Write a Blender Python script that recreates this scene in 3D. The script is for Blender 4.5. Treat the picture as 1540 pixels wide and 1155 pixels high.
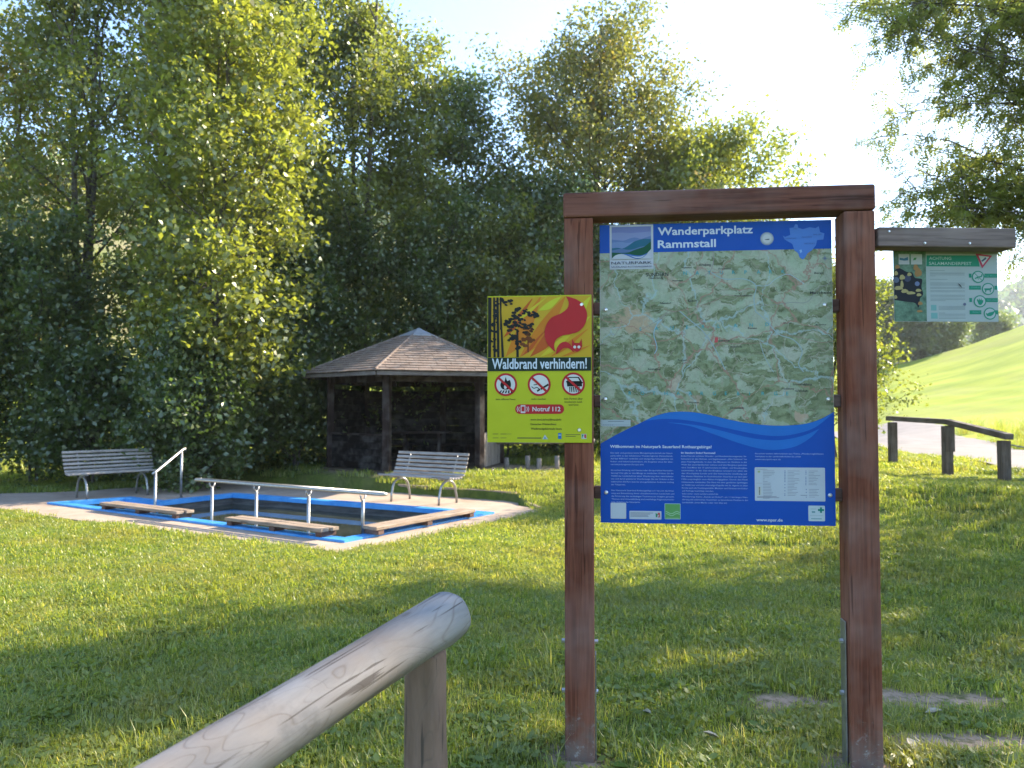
import bpy, bmesh, math, random
import numpy as np
from mathutils import Vector, Matrix
from mathutils.geometry import tessellate_polygon
for o in list(bpy.data.objects): bpy.data.objects.remove(o)
scene = bpy.context.scene
R = math.radians
# ------------------------------------------------------------------ camera
CAM_H = 1.55
cam_d = bpy.data.cameras.new("camera"); cam = bpy.data.objects.new("camera", cam_d)
scene.collection.objects.link(cam); scene.camera = cam
cam.location = (0, 0, CAM_H); cam.rotation_euler = (R(92.0), 0, 0)
cam_d.sensor_width = 36; cam_d.lens = 36 * 1163 / 1540
cam_d.clip_start = .05; cam_d.clip_end = 4000
cam_d.dof.use_dof = True; cam_d.dof.focus_distance = 3.3
cam_d.dof.aperture_fstop = cam_d.lens / 6.5
# ------------------------------------------------------------------ light
SUN_AZ, SUN_EL = 57.0, 31.0           # azimuth clockwise from the view direction (+Y)
world = bpy.data.worlds.new("World"); scene.world = world; world.use_nodes = True
wn = world.node_tree.nodes; wl = world.node_tree.links
sky = wn.new("ShaderNodeTexSky"); sky.sky_type = 'NISHITA'; sky.sun_disc = False
sky.sun_elevation = R(SUN_EL); sky.sun_rotation = R(SUN_AZ)
sky.air_density = 1.0; sky.dust_density = .6; sky.ozone_density = 3.0; sky.altitude = 400
bg = wn["Background"]; bg.inputs[1].default_value = 0.15
wl.new(sky.outputs[0], bg.inputs[0])
sun_d = bpy.data.lights.new("sun", 'SUN'); sun_d.energy = 4.6; sun_d.angle = R(.53)
sun_d.color = (1, .87, .68)
sun = bpy.data.objects.new("sun", sun_d); scene.collection.objects.link(sun)
sdir = Vector((math.sin(R(SUN_AZ))*math.cos(R(SUN_EL)), math.cos(R(SUN_AZ))*math.cos(R(SUN_EL)), math.sin(R(SUN_EL))))
sun.rotation_euler = (-sdir).to_track_quat('-Z', 'Y').to_euler(); sun.location = (20, 20, 30)
scene.view_settings.view_transform = 'Standard'; scene.view_settings.look = 'None'
scene.view_settings.exposure = 1.94; scene.view_settings.gamma = 1.0
scene.view_settings.use_curve_mapping = False
scene.render.engine = 'CYCLES'
scene.cycles.max_bounces = 7; scene.cycles.transparent_max_bounces = 6
scene.cycles.transmission_bounces = 5; scene.cycles.diffuse_bounces = 4; scene.cycles.glossy_bounces = 3
scene.cycles.volume_bounces = 0

# ------------------------------------------------------------------ helpers
COL = scene.collection
def tag(o, label=None, cat=None, group=None, kind=None):
    if label: o['label'] = label
    if cat: o['category'] = cat
    if group: o['group'] = group
    if kind: o['kind'] = kind
    return o
def empty(name, loc=(0, 0, 0), rz=0, label=None, cat=None, group=None):
    o = bpy.data.objects.new(name, None); COL.objects.link(o)
    o.location = loc; o.rotation_euler = (0, 0, rz); o.empty_display_size = .2
    return tag(o, label, cat, group)
class MB:
    def __init__(s): s.v = []; s.f = []; s.mi = []
    def add(s, vs, fs, m=0):
        b = len(s.v); s.v += [tuple(p) for p in vs]
        for f in fs: s.f.append(tuple(i + b for i in f)); s.mi.append(m)
        return s
    def box(s, c, d, M=None, m=0):
        x, y, z = d[0]/2, d[1]/2, d[2]/2
        vs = [Vector(p) for p in [(-x,-y,-z),(x,-y,-z),(x,y,-z),(-x,y,-z),(-x,-y,z),(x,-y,z),(x,y,z),(-x,y,z)]]
        if M is not None: vs = [M @ p for p in vs]
        vs = [p + Vector(c) for p in vs]
        return s.add(vs, [(0,3,2,1),(4,5,6,7),(0,1,5,4),(1,2,6,5),(2,3,7,6),(3,0,4,7)], m)
    def tube(s, pts, rad, n=8, cap=True, m=0):
        pts = [Vector(p) for p in pts]
        if not hasattr(rad, '__len__'): rad = [rad]*len(pts)
        b = len(s.v); ref = None
        for i, p in enumerate(pts):
            t = (pts[min(i+1, len(pts)-1)] - pts[max(i-1, 0)]).normalized()
            if ref is None: ref = t.orthogonal().normalized()
            a = (ref - t*ref.dot(t)).normalized(); ref = a; c = t.cross(a)
            for k in range(n):
                th = 2*math.pi*k/n
                s.v.append(tuple(p + (a*math.cos(th) + c*math.sin(th))*rad[i]))
        for i in range(len(pts)-1):
            for k in range(n):
                k2 = (k+1) % n
                s.f.append((b+i*n+k, b+i*n+k2, b+(i+1)*n+k2, b+(i+1)*n+k)); s.mi.append(m)
        if cap:
            s.f.append(tuple(b+k for k in range(n))[::-1]); s.mi.append(m)
            e = b+(len(pts)-1)*n; s.f.append(tuple(e+k for k in range(n))); s.mi.append(m)
        return s
    def prism(s, poly, z0, z1, m=0):
        n = len(poly); vs = [(x, y, z0) for x, y in poly] + [(x, y, z1) for x, y in poly]
        return s.add(vs, [tuple(range(n))[::-1], tuple(range(n, 2*n))] + [(i, (i+1) % n, n+(i+1) % n, n+i) for i in range(n)], m)
    def build(s, name, mat, parent=None, smooth=False, bevel=0):
        me = bpy.data.meshes.new(name); me.from_pydata(s.v, [], s.f)
        for m in (mat if isinstance(mat, (list, tuple)) else [mat]): me.materials.append(m)
        if isinstance(mat, (list, tuple)): me.polygons.foreach_set('material_index', s.mi)
        if smooth: me.polygons.foreach_set('use_smooth', [True]*len(me.polygons))
        me.update(); o = bpy.data.objects.new(name, me); COL.objects.link(o); o.parent = parent
        if bevel:
            b = o.modifiers.new('bevel', 'BEVEL'); b.width = bevel; b.segments = 2; b.limit_method = 'ANGLE'
        return o
def inst(o, parent=None, loc=None, rot=None, scale=None):
    c = o.copy(); COL.objects.link(c); c.parent = parent
    if loc is not None: c.location = loc
    if rot is not None: c.rotation_euler = rot
    if scale is not None: c.scale = scale
    return c
def copy_tree(o, parent=None):
    c = o.copy(); COL.objects.link(c); c.parent = parent
    for ch in list(o.children): copy_tree(ch, c)
    return c

# ------------------------------------------------------------------ material helpers
class NT:
    def __init__(s, name, rough=.7, spec=.3):
        s.m = bpy.data.materials.new(name); s.m.use_nodes = True
        s.t = s.m.node_tree; s.b = s.t.nodes['Principled BSDF']; s.out = s.t.nodes['Material Output']
        s.b.inputs['Roughness'].default_value = rough; s.b.inputs['Specular IOR Level'].default_value = spec
    def n(s, typ, **kw):
        nd = s.t.nodes.new(typ)
        for k, v in kw.items(): setattr(nd, k, v)
        return nd
    def set(s, sock, v):
        if hasattr(v, 'links') or isinstance(v, bpy.types.NodeSocket): s.t.links.new(v, sock)
        elif isinstance(v, (tuple, list)) and len(v) == 3 and sock.type == 'RGBA': sock.default_value = (*v, 1)
        else: sock.default_value = v
    def co(s, which='Object'): return s.n('ShaderNodeTexCoord').outputs[which]
    def pos(s): return s.n('ShaderNodeNewGeometry').outputs['Position']
    def map(s, vec, scale=(1, 1, 1), rot=(0, 0, 0), loc=(0, 0, 0)):
        m = s.n('ShaderNodeMapping'); s.set(m.inputs['Vector'], vec)
        m.inputs['Scale'].default_value = scale; m.inputs['Rotation'].default_value = rot; m.inputs['Location'].default_value = loc
        return m.outputs[0]
    def noise(s, vec, scale, detail=4, rough=.55, dist=0, col=False):
        m = s.n('ShaderNodeTexNoise'); s.set(m.inputs['Vector'], vec)
        m.inputs['Scale'].default_value = scale; m.inputs['Detail'].default_value = detail
        m.inputs['Roughness'].default_value = rough; m.inputs['Distortion'].default_value = dist
        return m.outputs['Color' if col else 'Fac']
    def voro(s, vec, scale, feature='DISTANCE_TO_EDGE', out='Distance', rnd=1):
        m = s.n('ShaderNodeTexVoronoi', feature=feature); s.set(m.inputs['Vector'], vec); m.inputs['Scale'].default_value = scale
        m.inputs['Randomness'].default_value = rnd
        return m.outputs[out]
    def ramp(s, fac, stops, interp='LINEAR'):
        m = s.n('ShaderNodeValToRGB'); s.set(m.inputs[0], fac); cr = m.color_ramp; cr.interpolation = interp
        while len(cr.elements) < len(stops): cr.elements.new(.5)
        for e, (p, c) in zip(cr.elements, stops):
            e.position = p; e.color = (c, c, c, 1) if not hasattr(c, '__len__') else (*c, 1)
        return m.outputs[0]
    def mix(s, fac, a, b, blend='MIX'):
        m = s.n('ShaderNodeMix', data_type='RGBA', blend_type=blend)
        s.set(m.inputs[0], fac); s.set(m.inputs[6], a); s.set(m.inputs[7], b); return m.outputs[2]
    def math(s, op, a, b=0.0, c=None, clamp=False):
        m = s.n('ShaderNodeMath', operation=op, use_clamp=clamp); s.set(m.inputs[0], a); s.set(m.inputs[1], b)
        if c is not None: s.set(m.inputs[2], c)
        return m.outputs[0]
    def vmath(s, op, a, b):
        m = s.n('ShaderNodeVectorMath', operation=op); s.set(m.inputs[0], a); s.set(m.inputs[1], b); return m.outputs[0]
    def sep(s, v):
        m = s.n('ShaderNodeSeparateXYZ'); s.set(m.inputs[0], v); return m.outputs
    def attr(s, name, out='Fac'): return s.n('ShaderNodeAttribute', attribute_name=name).outputs[out]
    def bump(s, h, strength=.3, dist=.01):
        b = s.n('ShaderNodeBump'); b.inputs['Strength'].default_value = strength; b.inputs['Distance'].default_value = dist
        s.set(b.inputs['Height'], h); s.t.links.new(b.outputs[0], s.b.inputs['Normal']); return b.outputs[0]
    def color(s, c): s.set(s.b.inputs['Base Color'], c); return s

def wood(name, c1, c2, axis=2, rough=.75, grain=1.0, cracks=.5, dirt=None, spec=.25, per_obj=True):
    N = NT(name, rough, spec); v = N.co()
    if per_obj:
        r = N.n('ShaderNodeObjectInfo').outputs['Random']
        cv = N.n('ShaderNodeCombineXYZ'); N.set(cv.inputs[0], N.math('MULTIPLY', r, 13.0)); N.set(cv.inputs[1], N.math('MULTIPLY', r, 7.0)); N.set(cv.inputs[2], N.math('MULTIPLY', r, 19.))
        v = N.vmath('ADD', v, cv.outputs[0])
    sc = [9.0*grain]*3; sc[axis] = .9*grain
    g = N.noise(N.map(v, sc), 3.0, 6, .6, .6)
    sc2 = [55*grain]*3; sc2[axis] = 2.2*grain
    fine = N.noise(N.map(v, sc2), 2.0, 4, .6)
    big = N.noise(v, 3.5, 3)
    col = N.mix(N.ramp(g, [(.3, 0.), (.7, 1.)]), c1, c2)
    col = N.mix(N.ramp(fine, [(.4, 0.), (.62, 1.)]), col, N.mix(.5, col, (c1[0]*.35, c1[1]*.35, c1[2]*.35)))
    col = N.mix(N.math('MULTIPLY', N.ramp(big, [(.45, 0.), (.7, 1.)]), .35), col, N.mix(.5, c2, (.35, .33, .31)))
    crk = N.ramp(N.noise(N.map(v, [s*.5 for s in sc2]), 3.2, 2, .5, .5), [(.31, 1.), (.34, 0.)])
    fad = N.ramp(N.noise(N.map(v, [q*.35 for q in sc]), 2.2, 5, .7), [(.5, 0.), (.72, .45)]); col = N.mix(fad, col, tuple(x*1.5+.02 for x in c2))
    col = N.mix(N.math('MULTIPLY', crk, cracks), col, (c1[0]*.15, c1[1]*.15, c1[2]*.15))
    if dirt:       # weathered, soiled foot of a post
        z = N.sep(N.co())[2]
        f = N.math('ADD', N.math('MULTIPLY', z, -1/dirt), N.math('MULTIPLY', N.noise(v, 16, 5), .9))
        col = N.mix(N.ramp(f, [(.05, 0.), (.5, .75)]), col, (.17, .145, .12))
        spots = N.ramp(N.noise(v, 30, 6, .75), [(.56, 0.), (.66, 1.)])
        col = N.mix(N.math('MULTIPLY', spots, N.ramp(f, [(-.0, .0), (.4, .9)])), col, (.33, .32, .29))
    N.color(col); N.bump(N.math('SUBTRACT', N.math('ADD', fine, N.math('MULTIPLY', g, .5)), crk), .45, .004)
    return N.m
def plain(name, c, rough=.5, metal=0, spec=.4, var=.12, scale=6, bump=0):
    N = NT(name, rough, spec); N.b.inputs['Metallic'].default_value = metal
    n = N.noise(N.co(), scale, 5)
    N.color(N.mix(N.ramp(n, [(.3, 0.), (.7, 1.)]), tuple(x*(1-var) for x in c), tuple(min(1, x*(1+var)) for x in c)))
    if bump: N.bump(n, bump, .005)
    return N.m
_pm = {}
def ink(c, rough=.38):
    k = tuple(round(x, 3) for x in c)
    if k not in _pm:
        N = NT('ink', rough, .16); n = N.noise(N.co(), 9, 3)
        N.color(N.mix(N.ramp(n, [(.3, 0.), (.8, 1.)]), tuple(x*.80 for x in k), tuple(x*.88+.002 for x in k)))
        N.set(N.b.inputs['Roughness'], N.ramp(N.noise(N.co(), 14, 4), [(.3, rough-.06), (.7, rough+.12)]))
        _pm[k] = N.m
    return _pm[k]

def leaf_mat(name, stops, trans=.5, tcol=(.30, .40, .035), gloss=.10, rough=.42):
    """leaves with a per leaf random value; part of the light passes through the blade"""
    N = NT(name)
    r = N.attr('rnd')
    c = N.ramp(r, stops)
    big = N.noise(N.pos(), .55, 3)
    c = N.mix(N.ramp(big, [(.35, 0.), (.65, .55)]), c, N.mix(.5, c, (.14, .13, .02)))
    d = N.n('ShaderNodeBsdfDiffuse'); N.set(d.inputs[0], c)
    t = N.n('ShaderNodeBsdfTranslucent'); N.set(t.inputs[0], N.mix(.55, N.mix(1, c, (2.2, 2.4, 1.4), 'MULTIPLY'), tcol))
    g = N.n('ShaderNodeBsdfGlossy'); g.inputs['Roughness'].default_value = rough; g.inputs[0].default_value = (.75, .8, .7, 1)
    m1 = N.n('ShaderNodeMixShader'); m1.inputs[0].default_value = trans
    N.t.links.new(d.outputs[0], m1.inputs[1]); N.t.links.new(t.outputs[0], m1.inputs[2])
    m2 = N.n('ShaderNodeMixShader'); m2.inputs[0].default_value = gloss
    N.t.links.new(m1.outputs[0], m2.inputs[1]); N.t.links.new(g.outputs[0], m2.inputs[2])
    N.t.links.new(m2.outputs[0], N.out.inputs[0]); return N.m

M = {}
M['post'] = wood('red_brown_stained_wood', (.135, .040, .022), (.230, .082, .046), 2, .7, .7, .5, dirt=.6, spec=.12)
M['beam'] = wood('brown_stained_wood', (.105, .038, .026), (.18, .072, .048), 0, .7, .7, .5, spec=.12)
M['arm'] = wood('faded_brown_wood', (.13, .09, .075), (.22, .16, .14), 0, .7, .7, .4)
M['crossbar'] = wood('dark_brown_wood', (.07, .034, .024), (.13, .065, .045), 0, .65, .8)
M['slat'] = wood('weathered_grey_slat', (.26, .23, .205), (.46, .41, .37), 0, .8, .8, .8)
M['plank'] = wood('brown_plank', (.25, .18, .125), (.40, .30, .215), 0, .75, .8, .6)
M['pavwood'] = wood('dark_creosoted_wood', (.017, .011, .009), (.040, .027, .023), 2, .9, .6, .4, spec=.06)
M['pavboard'] = wood('black_brown_board', (.007, .0055, .005), (.016, .012, .011), 0, .95, .6, .4, spec=.03)  # dark boards, taken near black for the shade inside the shelter
M['paleboard'] = wood('pale_sunlit_board', (.16, .13, .11), (.34, .29, .25), 2, .85, .8, .9)  # pale logs; on the shelter's side wall the tone stands for sunlight
M['fence'] = wood('dark_fence_wood', (.075, .052, .036), (.16, .115, .08), 0, .8, .7)
M['fencepost'] = wood('dark_fence_post_wood', (.08, .056, .04), (.17, .12, .085), 2, .8, .7)
M['steel'] = plain('galvanised_steel', (.33, .33, .33), .45, .85, .5, .25, 20)
M['satin'] = plain('brushed_steel', (.40, .39, .37), .42, .9, .5, .15, 30)
M['bolt'] = plain('bolt_metal', (.6, .6, .6), .35, .8, .5, .2, 60)
M['shingle'] = None

# ------------------------------------------------------------------ terrain
U = (0.835, -0.550); V = (0.550, 0.835); NP = (-1.97, 9.15)
def st(s, t): return (NP[0] + s*U[0] + t*V[0], NP[1] + s*U[1] + t*V[1])
def ss(x): x = np.clip(x, 0, 1); return x*x*(3-2*x)
def in_poly(x, y, poly):
    x = np.asarray(x, float); y = np.asarray(y, float); ins = np.zeros(x.shape, bool); n = len(poly)
    for i in range(n):
        x1, y1 = poly[i]; x2, y2 = poly[(i+1) % n]
        c = ((y1 > y) != (y2 > y)) & (x < (x2-x1)*(y-y1)/(y2-y1+1e-12)+x1); ins ^= c
    return ins
SLAB = [st(.42, -.46), st(-.25, -.48), st(-1.6, -.54), st(-3.4, -.66), st(-5.8, -.76), st(-9.3, -.9), st(-9.4, .3), st(-8.5, 1.5), st(-8.3, 4.6), st(-.62, 4.62), st(.42, 3.75)]
POOL = [st(0, 0), st(0, 3.1), st(-5.65, 2.7), st(-5.6, 1.25), st(-6.62, 1.27), st(-6.93, 0)]
def offset_poly(p, d):
    """moves every edge of a closed polygon inwards by d (negative d: outwards)"""
    n = len(p); area = sum(p[i][0]*p[(i+1) % n][1]-p[(i+1) % n][0]*p[i][1] for i in range(n)); sg = 1 if area > 0 else -1
    out = []
    for i in range(n):
        a, b, c = Vector(p[i-1]), Vector(p[i]), Vector(p[(i+1) % n])
        d1 = (b-a).normalized(); d2 = (c-b).normalized()
        n1 = Vector((-d1.y, d1.x))*sg; n2 = Vector((-d2.y, d2.x))*sg
        k = (n1+n2); k = k / max(.2, k.dot(n1)); q = b + k*d; out.append((q.x, q.y))
    return out
SLAB_IN = offset_poly(SLAB, .14)
_rng = np.random.RandomState(5)
_W = [(_rng.uniform(-1, 1, 2)*f, _rng.uniform(0, 6.3), a) for f, a in [(1.1, .018), (1.9, .014), (3.1, .010), (.5, .03), (5.2, .006), (.8, .02), (7.5, .004), (9.1, .004)]]
PAV = (-2.13, 17.6)
def elev_skyline(th):
    return np.interp(np.degrees(th), [-180, -100, -60, -10, 4, 12, 24, 27, 30.5, 33.6, 45, 70, 110, 180], [2, 6, 14, 14.6, 11, 6, 3.2, 3.3, 4.3, 5.5, 8.5, 9, 3, 2])
def ground_h(x, y, cut=True):
    x = np.asarray(x, float); y = np.asarray(y, float)
    dx, dy = x-NP[0], y-NP[1]; t = dx*V[0]+dy*V[1]; s = dx*U[0]+dy*U[1]
    h = .42*ss((x-1.6)/5.5)*ss((y-3.0)/7) + .3*ss((t-3.6)/2.6)*ss((14-x)/10)
    h = np.minimum(h, .52)
    for (k, ph, a) in _W: h = h + a*np.sin(k[0]*x*1.7+k[1]*y*1.7+ph)*ss((y-.5)/2)
    near = ss((8-np.hypot(x, y))/3); h = h - .10*near*ss((1.2-x)/3)*ss((3.2-y)/2)
    r = np.hypot(x, y); th = np.arctan2(x, y)
    E = np.tan(np.radians(elev_skyline(th)))
    right = ss((np.degrees(th)-22)/5)*ss((100-np.degrees(th))/30)
    rc = 135 - 45*right; r0 = 34 - 10*right
    hill = (E*rc+.9)*ss((r-r0)/(rc-r0)*.62)/float(ss(.62))
    hill = np.where(r > rc, (E*rc+.9)*(1-.5*ss((r-rc)/80)), hill)
    far = 82*ss((r-330)/250)*(.75+.18*np.sin(th*9+1)+.1*np.sin(th*23))*right
    h = h + np.maximum(hill, 0)*(r > r0) + far
    pd = np.hypot(x-PAV[0], y-PAV[1]); w = ss((2.9-pd)/.7); h = h*(1-w)+.28*w
    road = in_poly(x, y, ROAD); h = np.where(road, h-.05, h)
    lv = ss((np.minimum(1, 1.0)))
    if cut:
        # lawn meets the paving level, and is dug out where the paving and the pool are
        sl = in_poly(x, y, offset_poly(SLAB, -.5)); h = np.where(sl & (t < 3.6), h*.25-.008, h)
        h = np.where(in_poly(x, y, SLAB_IN), -1.1, h)
    return h
ROAD_L = [(8.3, 2), (8.4, 8), (8.75, 13.8), (9.7, 19.5), (12, 28), (15.5, 38)]
ROAD_R = [(12.6, 2), (13.2, 8), (13.7, 14), (14.9, 21.8), (17.2, 30), (20.5, 38)]
ROAD = ROAD_L + ROAD_R[::-1]
def gz(x, y): return float(ground_h(np.array([x]), np.array([y]), False)[0])

SOIL = [(2.25, 4.20, .42, .20), (1.50, 4.10, .34, .15), (1.95, 3.62, .40, .15), (2.45, 3.66, .45, .20), (2.62, 4.3, .2, .13), (1.50, 3.32, .26, .2), (.30, 3.45, .2, .17), (.60, 3.15, .25, .12)]
SOIL_DRY = [(-1.6, 3.9, .9, .35), (.2, 4.0, .8, .3), (.9, 4.6, .6, .3), (-2.6, 5.3, .9, .3), (1.1, 3.6, .5, .25), (-.1, 3.0, .5, .4)]
def blob(x, y, L):
    m = np.zeros(np.shape(x))
    for (cx, cy, rx, ry) in L:
        wob = 1 + .25*np.sin(9*x+3*cy)+.2*np.sin(13*y+5*cx)
        m = np.maximum(m, 1-(((x-cx)/rx)**2+((y-cy)/ry)**2)*wob)
    return np.clip(m*1.6, 0, 1)

def ground_material():
    N = NT('lawn_and_meadow', .95, .1); p = N.pos()
    n1 = N.noise(p, 1.3, 5); n2 = N.noise(p, 14, 5, .7); n3 = N.noise(p, 90, 3, .7)
    lawn = N.mix(N.ramp(n2, [(.3, 0.), (.7, 1.)]), (.060, .085, .018), (.135, .165, .034))
    lawn = N.mix(N.ramp(n1, [(.45, 0.), (.75, .5)]), lawn, (.13, .115, .05))
    soil = N.mix(N.ramp(n2, [(.3, 0.), (.7, 1.)]), (.25, .175, .12), (.40, .30, .215))
    soil = N.mix(N.ramp(n3, [(.62, 0.), (.7, 1.)]), soil, (.42, .38, .33))
    c = N.mix(N.math('MULTIPLY', N.attr('soil'), N.ramp(n2, [(.36, .25), (.52, 1.)])), lawn, soil)
    # meadow on the slopes, paler and with mown bands
    mead = N.mix(N.ramp(N.noise(N.map(p, (.25, .8, .5)), .5, 6, .65), [(.3, 0.), (.7, 1.)]), (.20, .27, .025), (.36, .39, .04))
    mead = N.mix(N.ramp(N.noise(N.map(p, (.3, .3, 1.6)), .25, 4, .6), [(.5, 0.), (.62, .5)]), mead, (.26, .27, .07))
    dry = N.mix(N.ramp(N.noise(p, .25, 6, .65), [(.35, 0.), (.65, 1.)]), (.30, .235, .14), (.16, .19, .06))
    c = N.mix(N.attr('meadow'), c, mead); c = N.mix(N.attr('dry'), c, dry)
    c = N.mix(N.attr('wood'), c, N.mix(N.noise(p, .35, 4), (.012, .025, .014), (.035, .05, .022)))
    N.color(c); N.bump(N.math('ADD', n2, n3), .6, .02); return N.m
def build_ground():
    rings = [0.0]; r = .5
    while r < 900: rings.append(r); r *= 1.0145
    rings = np.array(rings)
    ang = np.concatenate([np.arange(-46, 50, .62), np.arange(50, 314, 8)]); ang = np.radians(ang)
    na, nr = len(ang), len(rings)
    RR, AA = np.meshgrid(rings, ang, indexing='ij'); X = RR*np.sin(AA); Y = RR*np.cos(AA)
    Z = ground_h(X, Y)
    # lay the lawn's inner border exactly along the paving (vertices snapped down, hidden under the slab)
    co = np.stack([X, Y, Z], -1).reshape(-1, 3)
    i = np.arange(nr-1)[:, None]; j = np.arange(na)[None, :]; j2 = (j+1) % na
    F = np.stack([(i*na+j), (i*na+j2), ((i+1)*na+j2), ((i+1)*na+j)], -1).reshape(-1, 4)[:, ::-1]
    me = bpy.data.meshes.new('ground'); me.vertices.add(len(co)); me.vertices.foreach_set('co', co.ravel())
    me.loops.add(F.size); me.loops.foreach_set('vertex_index', F.ravel().astype(np.int32))
    me.polygons.add(len(F)); me.polygons.foreach_set('loop_start', np.arange(0, F.size, 4, dtype=np.int32))
    me.polygons.foreach_set('use_smooth', np.ones(len(F), bool)); me.update(calc_edges=True)
    x, y = co[:, 0], co[:, 1]; rr = np.hypot(x, y); th = np.degrees(np.arctan2(x, y))
    def at(n, v): a = me.attributes.new(n, 'FLOAT', 'POINT'); a.data.foreach_set('value', v.astype(np.float32))
    beyond = ss((rr-26)/6)
    at('soil', np.maximum(blob(x, y, SOIL), ss((2.5-np.hypot(x-PAV[0], y-PAV[1]))/.5)*.8+ .9*ss((1.3-np.hypot((x+.2)*.6, (y-17.2)))/.6)))
    at('meadow', np.clip(np.maximum(beyond, ss((x-14.5)/1.2)*(y > 6)), 0, 1))
    at('dry', ss((rr-60)/12)*ss((12-th)/8)*.85)
    rc = 135-45*ss((th-22)/5)
    at('wood', np.maximum(ss((rr-rc*.985)/3)*ss((10-th)/5), ss((rr-320)/20)))
    me.materials.append(ground_material()); o = bpy.data.objects.new('ground', me); COL.objects.link(o); o['kind'] = 'structure'
build_ground()

def sheet(name, L, Rr, dz, mat, kind='structure'):
    """a strip laid on the ground between two polylines"""
    mb = MB(); rows = []
    def samp(P, n=40):
        out = []; segs = [math.dist(P[i], P[i+1]) for i in range(len(P)-1)]; T = sum(segs)
        for k in range(n+1):
            d = T*k/n; i = 0
            while i < len(segs)-1 and d > segs[i]: d -= segs[i]; i += 1
            q = d/segs[i]; out.append((P[i][0]+(P[i+1][0]-P[i][0])*q, P[i][1]+(P[i+1][1]-P[i][1])*q))
        return out
    A, B = samp(L), samp(Rr); W = 8
    for a, b in zip(A, B):
        for w in range(W+1):
            q = w/W; x = a[0]+(b[0]-a[0])*q; y = a[1]+(b[1]-a[1])*q
            e = .10 if 0 < w < W else .0
            rows.append((x, y, gz(x*.99999, y) + dz + (.05 if in_poly(x, y, ROAD) else 0)))
    fs = []
    for i in range(len(A)-1):
        for w in range(W): k = i*(W+1)+w; fs.append((k, k+1, k+W+2, k+W+1))
    mb.add(rows, fs); o = mb.build(name, mat, None, True); o['kind'] = kind; return o
Na = NT('worn_asphalt', .9, .2); p = Na.pos()
Na.color(Na.mix(Na.ramp(Na.noise(p, 1.4, 6, .65), [(.3, 0.), (.7, 1.)]), Na.mix(Na.noise(p, 60, 3), (.13, .115, .11), (.22, .20, .19)), (.25, .225, .21)))
Na.bump(Na.noise(p, 80, 3), .4, .01)
sheet('road', ROAD_L, ROAD_R, .004, Na.m)

# ------------------------------------------------------------------ paving and pool
Nc = NT('pinkish_concrete_paving', .9, .2); p = Nc.pos()
cc = Nc.mix(Nc.ramp(Nc.noise(p, 2.2, 6, .6), [(.3, 0.), (.7, 1.)]), (.30, .225, .17), (.44, .345, .27))
cc = Nc.mix(Nc.ramp(Nc.noise(p, 45, 4, .7), [(.58, 0.), (.7, .7)]), cc, (.22, .18, .15))
cc = Nc.mix(Nc.ramp(Nc.noise(p, 6, 5, .7, 1.), [(.55, 0.), (.7, .6)]), cc, (.24, .205, .17))
Nc.color(cc); Nc.bump(Nc.noise(p, 60, 4), .4, .006); M['paving'] = Nc.m
def ring_mesh(mb, outer, inner, z, m=0, down_o=0, down_i=0):
    o3 = [Vector((x, y, z)) for x, y in outer]; i3 = [Vector((x, y, z)) for x, y in inner]
    tris = tessellate_polygon([o3, i3]); allv = o3+i3
    fs = []
    for t in tris:
        a, b, c = (allv[k] for k in t)
        fs.append(t if (b-a).cross(c-a).z > 0 else t[::-1])
    mb.add(allv, fs, m)
    for P, d in ((outer, down_o), (inner, down_i)):
        if d:
            n = len(P); vs = [(x, y, z) for x, y in P]+[(x, y, z-d) for x, y in P]
            mb.add(vs, [(i, (i+1) % n, n+(i+1) % n, n+i) for i in range(n)], m)
mb = MB(); ring_mesh(mb, SLAB, offset_poly(POOL, .02), 0.0, 0, .2, .1)
mb.build('paving', M['paving'])['kind'] = 'structure'
Nb = NT('blue_pool_paint', .45, .45); p = Nb.pos()
bc = Nb.mix(Nb.ramp(Nb.noise(p, 3, 5), [(.35, 0.), (.7, 1.)]), (.030, .23, .58), (.075, .33, .70))
bc = Nb.mix(Nb.ramp(Nb.noise(p, 22, 5, .7), [(.60, 0.), (.68, .75)]), bc, (.30, .42, .52))
Nb.color(bc); M['blue'] = Nb.m
Nw = NT('dark_basin_wall', .8, .3); p = Nw.pos()
wz = Nw.sep(p)[2]
Nw.color(Nw.mix(Nw.ramp(Nw.noise(Nw.map(p, (3, 3, 20)), 1, 5), [(.35, 0.), (.7, 1.)]), (.045, .045, .045), (.12, .115, .105))); M['basin'] = Nw.m
pool = empty('wading_pool', (0, 0, 0), 0, 'sunken stone wading pool with blue painted rim set in the paving', 'pool')
RW = .18; INN = offset_poly(POOL, RW)
mb = MB(); ring_mesh(mb, POOL, INN, .028, 0, .03, .07); mb.build('rim', M['blue'], pool)
# basin wall with a small ledge, and floor
mb = MB()
def wall_ring(poly, z0, z1):
    n = len(poly); vs = [(x, y, z0) for x, y in poly]+[(x, y, z1) for x, y in poly]
    mb.add(vs, [(i, n+i, n+(i+1) % n, (i+1) % n) for i in range(n)])
W0 = offset_poly(POOL, RW-.03); W1 = offset_poly(POOL, RW+.015)
wall_ring(W0, -.105, -.04); ring_mesh(mb, W0, W1, -.105); wall_ring(W1, -.62, -.105)
mb.build('basin_wall', M['basin'], pool)
mb = MB(); mb.prism(offset_poly(POOL, RW-.05), -.66, -.62); mb.build('basin_floor', M['basin'], pool)
mb = MB()
a, b = Vector(INN[4]), Vector(INN[3]); dd = (b-a).normalized(); nn = Vector((dd.y, -dd.x))
c = (a+b)/2+nn*.008
mb.box((c.x, c.y, -.13), ((b-a).length, .03, .178), Matrix.Rotation(math.atan2(dd.y, dd.x), 3, 'Z')); mb.build('entry_panel', M['blue'], pool)
Nq = NT('pool_water', .035, .5); p = Nq.pos()
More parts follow.
